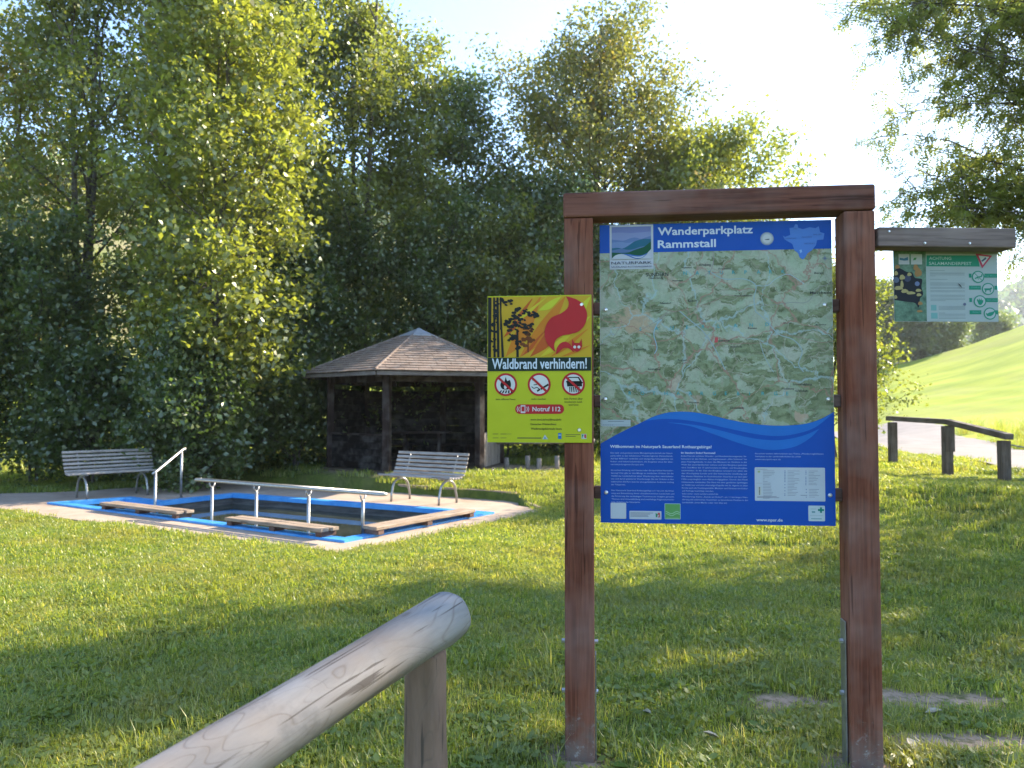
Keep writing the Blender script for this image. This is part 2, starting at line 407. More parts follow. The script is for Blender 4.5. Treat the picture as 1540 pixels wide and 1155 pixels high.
Nq.color(Nq.mix(Nq.ramp(Nq.noise(p, 1.6, 4), [(.3, 0.), (.7, 1.)]), (.022, .030, .024), (.045, .052, .040)))
Nq.b.inputs['IOR'].default_value = 1.33
Nq.bump(Nq.noise(Nq.map(p, (1, 1, 1)), 7, 3), .05, .01)
mb = MB(); WP = offset_poly(POOL, RW-.01); mb.add([(x, y, -.150) for x, y in WP], [tuple(range(len(WP)))])
w = mb.build('water', Nq.m); w['kind'] = 'structure'
me = w.data; me.update()
if me.polygons[0].normal.z < 0: me.flip_normals()

# low plank seats on the pool rim
UA = math.atan2(U[1], U[0]); VA = math.atan2(V[1], V[0])
def rim_seat(c, ang, L, label):
    t = empty('low_bench', (c[0], c[1], .028), ang, label, 'bench', 'low plank seats on the pool rim')
    pl = None
    for k in (-1, 1):
        if pl is None: pl = MB().box((0, 0, 0), (L, .125, .042)).build('plank', M['plank'], t, bevel=.006)
        else: pl = inst(pl, t)
        pl.location = (k*.012, k*.072, .082)
    sp = None
    for q in (-.46, -.0, .46):
        if sp is None: sp = MB().box((0, 0, 0), (.10, .25, .06)).build('support_block', M['crossbar'], t, bevel=.004)
        else: sp = inst(sp, t)
        sp.location = (q*L, 0, .030)
    return t
rim_seat(st(-4.3, .13), UA, 2.0, 'low brown plank seat on the pool rim nearest the slatted bench at far left')
rim_seat(st(-1.3, .13), UA, 1.85, 'low brown plank seat along the middle of the near pool rim')
rim_seat(st(-.06, 1.5), VA, 2.05, 'low tan plank seat on the short right side of the pool rim')

# stainless rails
def arc(c, r, a0, a1, n, z): return [(c[0]+r*math.cos(a0+(a1-a0)*i/n), c[1]+r*math.sin(a0+(a1-a0)*i/n), z) for i in range(n+1)]
rail = empty('pool_handrail', (-3.11, 10.50, 0), UA, 'long low double steel handrail on four posts through the water', 'handrail')
Lh = 1.83; g = .045; zr = .535
loop = [(-Lh, -g, zr), (Lh, -g, zr)] + arc((Lh, 0), g, -math.pi/2, math.pi/2, 6, zr) + [(Lh, g, zr), (-Lh, g, zr)] + arc((-Lh, 0), g, math.pi/2, 1.5*math.pi, 6, zr)
MB().tube(loop + [loop[0]], .021, 10, False).build('rail', M['satin'], rail, True)
pp = None
for x in (-1.52, -.53, .52, 1.50):
    zb = .0 if x > 1.4 else -.62
    m_ = MB().tube([(0, 0, zb), (0, 0, .43)], .021, 10)
    p_ = m_.build('post', M['steel'], rail, True); p_.location = (x, 0, 0)
    y_ = MB().tube([(0, -g, .505), (0, -.03, .455), (0, 0, .43), (0, .03, .455), (0, g, .505)], .011, 8).build('bracket', M['steel'], p_, True)
sr = empty('stair_handrail', (-5.95, 12.95, 0), 0, 'short sloping steel handrail beside the pool entry steps', 'handrail')
MB().tube([(-.03, -.04, .50), (0, 0, .53), (.06, .92, .86), (.07, .99, .875), (.07, .99, .845)], .024, 10).build('rail', M['satin'], sr, True)
q = MB().tube([(0, 0, -.62), (0, 0, .52)], .022, 10).build('post', M['steel'], sr, True)
MB().tube([(.06, .87, 0.0), (.06, .87, .835)], .022, 10).build('post', M['steel'], sr, True)
MB().tube([(.06, .87, .0), (.06, .87, .008)], .05, 12).build('foot_plate', M['steel'], sr)

# kerb behind the right bench
mb = MB(); a = Vector(st(-3.3, 4.66)); b = Vector(st(-.62, 4.66)); c = (a+b)/2
mb.box((c.x, c.y, .07), ((b-a).length, .07, .17), Matrix.Rotation(UA, 3, 'Z'))
a2 = Vector(st(-.6, 4.66)); b2 = Vector(st(.3, 3.95)); c = (a2+b2)/2; d = b2-a2
mb.box((c.x, c.y, -.0), (d.length, .07, .10), Matrix.Rotation(math.atan2(d.y, d.x), 3, 'Z') @ Matrix.Rotation(.03, 3, 'Y'))
tag(mb.build('edging_board', M['plank'], bevel=.006), 'low brown edging board holding the lawn behind the right bench', 'edging')

# ------------------------------------------------------------------ slatted benches
def make_bench():
    t = empty('slatted_bench')
    L = 1.56; prof = [(-.26, .455, -.15), (-.185, .445, -.08), (-.11, .438, 0), (-.035, .437, .08), (.04, .447, .25), (.10, .485, .75), (.138, .545, 1.05), (.166, .612, 1.15), (.190, .680, 1.2), (.214, .748, 1.25), (.236, .815, 1.28)]
    s0 = None
    for (y, z, a) in prof:
        if s0 is None: s0 = MB().box((0, 0, 0), (L, .046, .030)).build('slat', M['slat'], t, bevel=.008); o = s0
        else: o = inst(s0, t)
        o.location = (random.uniform(-.006, .006), y, z); o.rotation_euler = (a, 0, random.uniform(-.004, .004))
    for x in (-.52, .52):
        pts = [(x, -.24, .0)] + [(x, -.235+.02*math.sin(0), .12)] + [(x, .0-.21*math.cos(k*math.pi/10)-.0, .20+.19*math.sin(k*math.pi/10)) for k in range(0, 11)] + [(x, .235, .12), (x, .24, 0)]
        MB().tube(pts, .02, 10).build('leg', M['steel'], t, True)
        MB().tube([(x, y-.0, z-.026) if a < .5 else (x, y+.026, z-.008) for (y, z, a) in prof], .012, 6).build('bracket', M['steel'], t, True)
        MB().box((x, 0, .41), (.05, .12, .035)).build('mount', M['steel'], t, bevel=.004)
    return t
random.seed(3)
bench = make_bench()
pr = st(-1.85, 3.66); bench.location = (pr[0], pr[1], .0); bench.rotation_euler = (0, 0, UA)
tag(bench, 'grey slatted bench with arched steel legs in front of the wooden shelter', 'bench', 'slatted benches beside the pool')
b2 = copy_tree(bench); pl_ = st(-7.15, 1.24); b2.location = (pl_[0], pl_[1], 0); b2.rotation_euler = (0, 0, VA - R(8))
b2['label'] = 'grey slatted bench with arched steel legs at the left end of the pool'

# ------------------------------------------------------------------ shelter
def shelter():
    G = .30
    T = empty('wooden_shelter', (PAV[0], PAV[1], G), 0, 'dark hexagonal wooden shelter with a brown shingled pyramid roof', 'shelter')
    A0 = -12; RP = 1.95; RO = 2.56; ZE = 2.05; ZA = 3.09
    def cor(k, r): a = R(A0+60*k); return Vector((r*math.sin(a), -r*math.cos(a)))
    MB().prism([tuple(cor(k, 2.12)) for k in range(6)], -.25, .02).build('floor_slab', M['fence'], T)  # dark floor colour stands in for the shade inside the shelter
    for k in range(6):
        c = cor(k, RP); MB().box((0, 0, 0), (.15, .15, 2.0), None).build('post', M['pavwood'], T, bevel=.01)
        o = T.children[-1]; o.location = (c.x, c.y, 1.02); o.rotation_euler = (0, 0, R(A0+60*k))
    for k in range(6):
        a, b = cor(k, RP), cor(k+1, RP); m = (a+b)/2; d = b-a; ang = math.atan2(d.y, d.x)
        o = MB().box((0, 0, 0), (d.length-.12, .09, .16)).build('ring_beam', M['pavwood'], T, bevel=.006); o.location = (m.x, m.y, 1.93); o.rotation_euler = (0, 0, ang)
    def panel(k, z0, z1, bh, mat, vertical=False):
        a, b = cor(k, RP), cor(k+1, RP); m = (a+b)/2; d = b-a; ang = math.atan2(d.y, d.x); L = d.length-.15
        if not vertical:
            n = round((z1-z0)/bh); src = MB().box((0, 0, 0), (L, .028, bh-.002)).build('board', mat, T, bevel=.003)
            for i in range(n):
                o = src if i == 0 else inst(src, T); o.location = (m.x, m.y, z0+bh*(i+.5)); o.rotation_euler = (random.uniform(-.015, .015), 0, ang)
        else:
            n = round(L/bh); src = MB().box((0, 0, 0), (L/n-.003, .026, z1-z0)).build('board', mat, T, bevel=.003)
            dn = d.normalized()
            for i in range(n):
                q = -L/2+L/n*(i+.5); o = src if i == 0 else inst(src, T); o.location = (m.x+dn.x*q, m.y+dn.y*q, (z0+z1)/2); o.rotation_euler = (0, 0, ang)
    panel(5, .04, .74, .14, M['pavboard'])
    o = MB().box((0, 0, 0), (1.82, .11, .035)).build('sill_board', M['pavwood'], T, bevel=.004)
    a, b = cor(5, RP), cor(6, RP); m = (a+b)/2; o.location = (m.x, m.y, .765); d = b-a; o.rotation_euler = (0, 0, math.atan2(d.y, d.x))
    panel(1, .04, .78, .15, M['paleboard'], True)  # sunlight on this side wall is put into the pale board colour
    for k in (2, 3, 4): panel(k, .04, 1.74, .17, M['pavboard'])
    # rafters
    for k in range(6):
        c = cor(k, RO-.06); MB().tube([(c.x*.98, c.y*.98, ZE-.10), (0, 0, ZA-.10)], .045, 4).build('rafter', M['pavwood'], T)
    # roof deck
    mb = MB(); th = .035
    top = [(*cor(k, RO), ZE) for k in range(6)]+[(0, 0, ZA)]
    bot = [(*cor(k, RO), ZE-th) for k in range(6)]+[(0, 0, ZA-th)]
    mb.add(top+bot, [(k, (k+1) % 6, 6) for k in range(6)]+[(7+(k+1) % 6, 7+k, 13) for k in range(6)]+[(k, 7+k, 7+(k+1) % 6, (k+1) % 6) for k in range(6)])
    mb.build('roof_deck', M['pavwood'], T)
    # fascia boards
    for k in range(6):
        a, b = cor(k, RO-.01), cor(k+1, RO-.01); m = (a+b)/2; d = b-a
        o = MB().box((0, 0, 0), (d.length-.03, .025, .075)).build('fascia_board', M['fascia'], T, bevel=.003); o.location = (m.x, m.y, ZE-.052); o.rotation_euler = (0, 0, math.atan2(d.y, d.x))
    # shingles: rows up each face
    sl = math.hypot(RO*math.cos(R(30)), ZA-ZE); rows = 17; ex = sl*.93/rows; base = {}
    count = 0; order = [5, 0, 1, 4, 2, 3]; rest = MB(); rest_used = False
    for k in order:
        a = Vector((*cor(k, RO+.03), ZE)); b = Vector((*cor(k+1, RO+.03), ZE)); ap = Vector((0, 0, ZA+.012)); mid = (a+b)/2
        up = (ap-mid).normalized(); al = (b-a).normalized(); nrm = al.cross(up).normalized()
        if nrm.z < 0: nrm = -nrm
        for r_ in range(rows):
            q0 = r_*ex/(ap-mid).length; halfw = (b-a).length/2*(1-q0); n = max(1, round(2*halfw/.29)); w = 2*halfw/n
            off = (r_ % 2)*.5
            cells = [(-halfw+w*(i-off), -halfw+w*(i+1-off)) for i in range(n+(1 if off else 0))]
            for (x0, x1) in cells:
                x0 = max(x0, -halfw); x1 = min(x1, halfw)
                if x1-x0 < .03: continue
                j = random.uniform(-.006, .006); lift = random.uniform(.0, .006)
                def P(x, s, h): return mid + al*x + up*s + nrm*h
                # the strip narrows with the hip
                s0 = r_*ex-.02+j; s1 = r_*ex+ex*1.08
                hw1 = (b-a).length/2*(1-(s1)/(ap-mid).length)
                t0, t1 = max(min(x0+.004, hw1), -hw1), max(min(x1-.004, hw1), -hw1)
                vs = [P(x0+.004, s0, .024+lift), P(x1-.004, s0, .024+lift), P(t1, s1, .008), P(t0, s1, .008), P(x0+.004, s0, .008+lift), P(x1-.004, s0, .008+lift)]
                fs = [(0, 1, 2, 3), (4, 5, 1, 0), (4, 0, 3), (1, 5, 2)]
                if count < 290:
                    MB().add(vs, fs).build('shingle', M['shingle'], T); count += 1
                else: rest.add(vs, fs)
    rest.build('shingle_field', M['shingle'], T)['kind'] = 'stuff'
    # hips and cap
    for k in range(6):
        c = cor(k, RO+.02); MB().tube([(c.x, c.y, ZE+.02), (c.x*.13, c.y*.13, ZE+(ZA-ZE)*.87+.02)], .028, 6).build('hip_cap', M['shingle'], T)
    mb = MB(); f = .18
    ring = [(*(cor(k, RO)*f), ZE+(ZA-ZE)*(1-f)+.045) for k in range(6)]; ring2 = [(x, y, z-.03) for x, y, z in ring]
    mb.add(ring+[(0, 0, ZA+.06)]+ring2, [(k, (k+1) % 6, 6) for k in range(6)]+[(k, 7+k, 7+(k+1) % 6, (k+1) % 6) for k in range(6)])
    mb.build('roof_cap', M['steelcap'], T)
    # table and benches inside
    t2 = empty('picnic_table', (PAV[0]+.12, PAV[1]-.15, G), 0, 'dark wooden table with slanted trestle legs inside the shelter', 'table')
    for i in range(5):
        o = MB().box((0, 0, 0), (1.25, .13, .035)).build('board', M['pavwood'], t2, bevel=.004); o.location = (0, -.29+.145*i, .77)
    for x in (-.38, .38):
        for sgn in (-1, 1):
            MB().tube([(x, sgn*.34, .02), (x, sgn*.08, .74)], .04, 4).build('leg', M['pavwood'], t2)
        MB().box((x, 0, .72), (.06, .6, .06)).build('bearer', M['pavwood'], t2)
    for (px_, lab) in ((-1, 'dark plank bench against the left back wall inside the shelter'), (1, 'dark plank bench against the right back wall inside the shelter')):
        b_ = empty('plank_bench', (PAV[0]+px_*.75, PAV[1]+.95, G), R(-px_*38), lab, 'bench', 'plank benches inside the shelter')
        MB().box((0, 0, .44), (1.4, .32, .04)).build('seat', M['pavwood'], b_)
        for q in (-.5, .5): MB().box((q, 0, .22), (.06, .28, .40)).build('leg', M['pavwood'], b_)
Ns = NT('worn_brown_shingle', .85, .25); p = Ns.pos(); rr_ = Ns.n('ShaderNodeObjectInfo').outputs['Random']
sc_ = Ns.mix(Ns.voro(p, 3.6, 'F1', 'Distance'), (.18, .125, .095), (.29, .21, .165))
sc_ = Ns.mix(Ns.math('MULTIPLY', rr_, .6), sc_, (.16, .125, .105))
sc_ = Ns.mix(Ns.ramp(Ns.noise(p, 9, 5, .7), [(.5, 0.), (.7, .7)]), sc_, (.33, .30, .27))
Ns.color(sc_); Ns.bump(Ns.noise(p, 70, 3), .4, .006); M['shingle'] = Ns.m
M['steelcap'] = plain('grey_sheet_metal_cap', (.30, .31, .33), .5, .3, .5, .2, 8)
M['fascia'] = wood('grey_fascia_wood', (.12, .10, .095), (.22, .185, .17), 0)
random.seed(11); shelter()
# short log fence behind the shelter
lf = empty('log_fence', (.15, 17.4, 0), R(-8), 'low fence of pale log stumps on the earth path right of the shelter', 'fence')
for x in (-.28, .20, .46, .86, 1.5):
    MB().tube([(x, 0, .15), (x, 0, .52+.03*math.sin(x*9))], .055, 10).build('log', M['paleboard'], lf, True)
MB().tube([(-.5, .0, .85), (1.7, .0, .88)], .05, 8).build('rail', M['paleboard'], lf, True)

# ------------------------------------------------------------------ leaves and trees
def quads_object(name, co, mat, parent, rnd, kind=None):
    """co: (N,4,3) corners of N leaves"""
    n = len(co); me = bpy.data.meshes.new(name); me.vertices.add(n*4); me.vertices.foreach_set('co', co.astype(np.float32).ravel())
    me.loops.add(n*4); me.loops.foreach_set('vertex_index', np.arange(n*4, dtype=np.int32))
    me.polygons.add(n); me.polygons.foreach_set('loop_start', np.arange(0, n*4, 4, dtype=np.int32)); me.update(calc_edges=True)
    a = me.attributes.new('rnd', 'FLOAT', 'FACE'); a.data.foreach_set('value', rnd.astype(np.float32))
    me.materials.append(mat); o = bpy.data.objects.new(name, me); COL.objects.link(o); o.parent = parent
    if kind: o['kind'] = kind
    return o
def leaf_quads(rs, c, size, aspect=.62, up=.5, droop=None, jitter=.5):
    n = len(c); L = size*(1+rs.uniform(-jitter, jitter, n))[:, None]
    nr = rs.normal(size=(n, 3)); nr[:, 2] += up; nr /= np.linalg.norm(nr, axis=1)[:, None]
    t = rs.normal(size=(n, 3))
    if droop: t[:, 2] -= droop
    t -= nr*np.sum(t*nr, 1)[:, None]; t /= np.linalg.norm(t, axis=1)[:, None]; b = np.cross(nr, t)
    fold = nr*L*.12
    return np.stack([c-t*L*.5, c+b*L*aspect*.5-t*L*.08+fold, c+t*L*.5, c-b*L*aspect*.5-t*L*.08+fold], 1)
class Tubes:
    def __init__(s): s.mb = MB()
    def add(s, pts, r0, r1, n=6):
        k = len(pts); s.mb.tube(pts, [r0+(r1-r0)*(i/(k-1))**.8 for i in range(k)], n, False)
def nrm(v): return v/np.linalg.norm(v)
BARK = wood('grey_brown_bark', (.055, .045, .035), (.13, .11, .09), 2, .9, .5, .8)
LM = {}
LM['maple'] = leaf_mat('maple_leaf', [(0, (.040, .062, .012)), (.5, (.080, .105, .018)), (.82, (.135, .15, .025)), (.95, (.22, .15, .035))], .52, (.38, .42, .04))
LM['lit'] = leaf_mat('sunlit_leaf', [(0, (.065, .095, .014)), (.5, (.12, .15, .022)), (.86, (.20, .21, .033)), (.97, (.30, .20, .045))], .52, (.48, .49, .045))  # brighter, yellower leaf colour stands in for direct sun on the crown
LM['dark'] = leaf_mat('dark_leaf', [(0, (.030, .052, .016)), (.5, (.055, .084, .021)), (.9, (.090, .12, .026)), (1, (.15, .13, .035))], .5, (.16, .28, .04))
LM['rust'] = leaf_mat('partly_brown_leaf', [(0, (.055, .070, .016)), (.5, (.10, .11, .022)), (.76, (.17, .15, .03)), (.9, (.27, .14, .045))], .50, (.34, .34, .05))
LM['ash'] = leaf_mat('ash_leaflet', [(0, (.075, .10, .030)), (.6, (.13, .16, .04)), (.9, (.22, .22, .05))], .58, (.46, .48, .09), .05)
LM['hazy'] = leaf_mat('distant_leaf', [(0, (.045, .070, .022)), (.6, (.08, .115, .030)), (1, (.13, .15, .04))], .40, (.28, .34, .06))
def profile(kind, t):
    if kind == 'column': return (.62+.38*math.sin(math.pi*min(1, .1+t*1.05)))*(1-max(0, t-.55)/.45*.62)
    if kind == 'round': return math.sqrt(max(.05, 1-(2*t-.9)**2))
    if kind == 'shrub': return .75+.25*math.cos(t*2.2)-.35*max(0, t-.6)
    return 1
def make_tree(name, x, y, h, r, z0, label, cat='tree', group=None, mat='maple', seed=1, limbs=46, kind='column', leaf=.12, per=26, stems=1, tr=.13, sigma=.24, twigs=7, lean=(0, 0), twig_len=.85, gaps=0, droop=None):
    rs = np.random.RandomState(seed); zb = gz(x, y)
    T = empty(name, (x, y, zb), 0, label, cat, group); tr_ = Tubes(); br = Tubes(); cc = []
    axes = []
    for s in range(stems):
        a = rs.uniform(0, 6.28); sp = (0 if stems == 1 else rs.uniform(.25, .55)*min(1, r*.4))
        off = np.array([math.cos(a), math.sin(a)])*sp; hh = h*(1 if s == 0 else rs.uniform(.78, .97)); pts = []
        w1, w2 = rs.uniform(-.25, .25, 2)
        for k in range(9):
            q = k/8; pts.append(np.array([off[0]*(.35+1.6*q)+lean[0]*q**1.5+w1*math.sin(q*5)*.5, off[1]*(.35+1.6*q)+lean[1]*q**1.5+w2*math.sin(q*4+1)*.5, -.15+(hh*.97+.15)*q]))
        rr0 = tr*(1 if stems == 1 else .72); tr_.add([tuple(p) for p in pts], rr0, .015, 8); axes.append((pts, hh, rr0))
    for i in range(limbs):
        pts, hh, rr0 = axes[i % stems]; q = (z0 + (hh*.99-z0)*((i+rs.uniform(0, 1))/limbs))/hh
        k = min(7, int(q*8)); f = q*8-k; base = pts[k]*(1-f)+pts[k+1]*f
        t = (q*hh-z0)/(hh-z0); L = max(.45, r*profile(kind, t)*rs.uniform(.68, 1.08)); a = i*2.4+rs.uniform(-.5, .5)
        el = rs.uniform(.25, .75)+.5*t if kind != 'round' else rs.uniform(-.1, .45)+.65*t
        d = np.array([math.cos(a)*math.cos(el), math.sin(a)*math.cos(el), math.sin(el)]); Ln = L/max(.45, math.cos(el)); Ln = min(Ln, L*1.35)
        lp = [base+d*Ln*u+np.array([0, 0, .10*Ln*u*u])+rs.normal(size=3)*.05*u for u in (0, .25, .5, .75, 1.)]
        br.add([tuple(p) for p in lp], max(.012, rr0*.34*(1-q*.5)), .006, 5)
        for w in range(twigs):
            u = .28+.72*(w+rs.uniform(0, 1))/twigs; kk = min(3, int(u*4)); ff = u*4-kk; bp = lp[kk]*(1-ff)+lp[kk+1]*ff
            td = nrm(d*.55+rs.normal(size=3)*.7+np.array([0, 0, .12])); tl = twig_len*rs.uniform(.5, 1.15)*(1.15-.4*u)
            tp = [bp, bp+td*tl*.5+rs.normal(size=3)*.04, bp+td*tl]
            if w % 2 == 0: br.add([tuple(p) for p in tp], .008, .003, 4)
            for e in (.45, .75, 1.): cc.append(bp+td*tl*e)
    cc = np.array(cc)
    if gaps:      # thin out by a coarse random field so that light shows through
        g = sum(np.sin(cc @ rs.normal(size=3)*1.5+rs.uniform(0, 6)) for _ in range(4)); cc = cc[g > np.quantile(g, gaps)]
    n = len(cc)*per; c = np.repeat(cc, per, 0)+rs.normal(size=(n, 3))*sigma*np.array([1, 1, .8])
    c[:, 2] = np.maximum(c[:, 2], .05)
    tr_.mb.build('trunk', BARK, T, True); br.mb.build('branches', BARK, T, True)
    rnd = np.clip(np.repeat(rs.uniform(.1, .9, len(cc)), per)*.7+rs.uniform(0, .38, n), 0, 1)
    quads_object('crown', leaf_quads(rs, c, leaf, droop=droop), LM[mat], T, rnd)
    return T
G1 = 'tall trees in the row behind the pool'
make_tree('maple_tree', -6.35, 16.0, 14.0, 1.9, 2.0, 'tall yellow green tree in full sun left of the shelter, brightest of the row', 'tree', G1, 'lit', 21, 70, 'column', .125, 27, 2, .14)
make_tree('maple_tree', -10.6, 18.6, 14.5, 2.4, 3.2, 'tall half shaded tree at the far left edge above the left bench', 'tree', G1, 'maple', 22, 54, 'column', .12, 22, 3, .2, gaps=0)
make_tree('maple_tree', -13.4, 19.5, 13.5, 2.8, 1.6, 'broad leafy tree standing leftmost at the end of the row', 'tree', G1, 'rust', 20, 48, 'column', .12, 22, 2, .16)
make_tree('maple_tree', -8.6, 20.6, 13.6, 2.0, 3.4, 'slim tree with pale upright trunk partly hidden behind the sunlit tree', 'tree', G1, 'rust', 23, 60, 'column', .12, 24, 1, .15)
make_tree('maple_tree', -6.7, 21.0, 14.6, 1.9, 3.0, 'dark tree just right of the sunlit yellow green tree', 'tree', G1, 'maple', 24, 60, 'column', .12, 24, 2, .14, gaps=.05)
make_tree('maple_tree', -4.1, 20.9, 15.6, 2.1, 3.0, 'tall pointed tree with bare stems showing directly behind the shelter', 'tree', G1, 'maple', 25, 74, 'column', .12, 26, 3, .18, gaps=.12)
make_tree('maple_tree', -2.6, 22.2, 12.3, 1.9, 2.6, 'tree with sloping right shoulder behind the shelter roof peak', 'tree', G1, 'maple', 26, 44, 'column', .12, 22, 2, .14, gaps=.1)
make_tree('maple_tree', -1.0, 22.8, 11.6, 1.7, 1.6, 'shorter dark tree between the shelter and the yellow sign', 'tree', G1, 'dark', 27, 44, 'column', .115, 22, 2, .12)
make_tree('beech_tree', 2.7, 25.0, 12.8, 3.7, 2.2, 'large round crowned tree rising above the left end of the board beam', 'tree', G1, 'rust', 28, 96, 'round', .12, 34, 2, .22, gaps=.06, twigs=8, twig_len=1.1, sigma=.28)
make_tree('beech_tree', 6.1, 24.6, 9.7, 2.7, 1.5, 'lower yellow green tree above the middle of the board beam', 'tree', G1, 'lit', 29, 76, 'round', .125, 34, 2, .18, twigs=7, twig_len=1.1, sigma=.28)
make_tree('beech_tree', 8.3, 26.5, 6.6, 2.6, .9, 'small bushy tree hidden mostly behind the map board', 'tree', None, 'maple', 30, 44, 'round', .12, 22, 2, .12)
make_tree('beech_tree', 1.2, 21.6, 7.8, 2.2, .6, 'low leafy tree behind the left post of the map board', 'tree', G1, 'dark', 31, 50, 'round', .115, 24, 2, .12)
G2 = 'bushes under the tree row'
SH = [(-6.3, 15.3, 2.7, 1.1, 'bush around the foot of the sunlit tree behind the stair rail'), (-12.0, 16.2, 5.2, 2.0, 'dark bush at the left picture edge behind the left bench'), (-10.4, 17.0, 5.0, 1.9, 'tall dark bush left of the sunlit tree trunk'),
      (-8.9, 16.5, 2.3, 1.25, 'low bush directly behind the left bench'), (-7.8, 18.6, 5.4, 1.9, 'bush with blue green leaves below the sunlit tree'),
      (-5.7, 18.8, 5.2, 1.7, 'dark bush beside the left wall of the shelter'), (-4.9, 17.5, 1.7, .75, 'small low bush touching the shelter left corner'),
      (-6.4, 17.6, 1.35, .9, 'knee high dark bush on the lawn edge between bench and shelter'), (-4.4, 20.3, 6.4, 1.8, 'tall bush rising over the left roof edge of the shelter'),
      (-2.0, 20.8, 6.4, 1.8, 'tall bush behind the peak of the shelter roof'), (-.2, 20.6, 6.0, 1.8, 'tall bush behind the yellow sign'),
      (1.9, 19.6, 2.9, 1.3, 'bush behind the left post of the board'), (4.1, 22.2, 3.9, 1.6, 'bush seen under the map between its posts'), (6.6, 23.5, 3.6, 1.6, 'bush behind the right half of the map board')]
for i, (x, y, h, r, lb) in enumerate(SH):
    make_tree('bush', x, y, h, r, .1, lb, 'bush', G2, 'dark' if i % 3 != 1 else 'maple', 50+i, 64 if h > 4.9 else 40 if h > 2 else 26, 'shrub', .10, 22 if h > 2 else 16, 3, .05, .2, 6, twig_len=.6)  # first bush gets dark leaves in place of shade at the tree's foot
# bush by the road with arching twigs
make_tree('roadside_bush', 6.45, 15.3, 3.7, .85, .7, 'sunlit bush with thin outstretched twigs right of the board beside the road', 'bush', None, 'maple', 71, 44, 'shrub', .075, 14, 3, .05, .13, 6, twig_len=.8)
# far field trees
G3 = 'trees along the far edge of the road'
FT = [(40, 82, 8.6, 2.8, 'pale green tree seen between the bush and the hanging sign'), (43.6, 82, 6.6, 2.4, 'olive green tree below the left end of the hanging sign'), (46.8, 83, 3.6, 2.4, 'greyish tree below the middle of the hanging sign'), (36.5, 82, 8.0, 2.8, 'tree glimpsed just right of the board post'), (62, 100, 5.5, 2.4, 'small lone dark tree on the field crest at the right')]
for i, (x, y, h, r, lb) in enumerate(FT):
    make_tree('field_tree', x, y, h, r, .6, lb, 'tree', G3, 'hazy', 80+i, 50, 'round', .30, 16, 2, .2, .40, 6, twig_len=1.1)

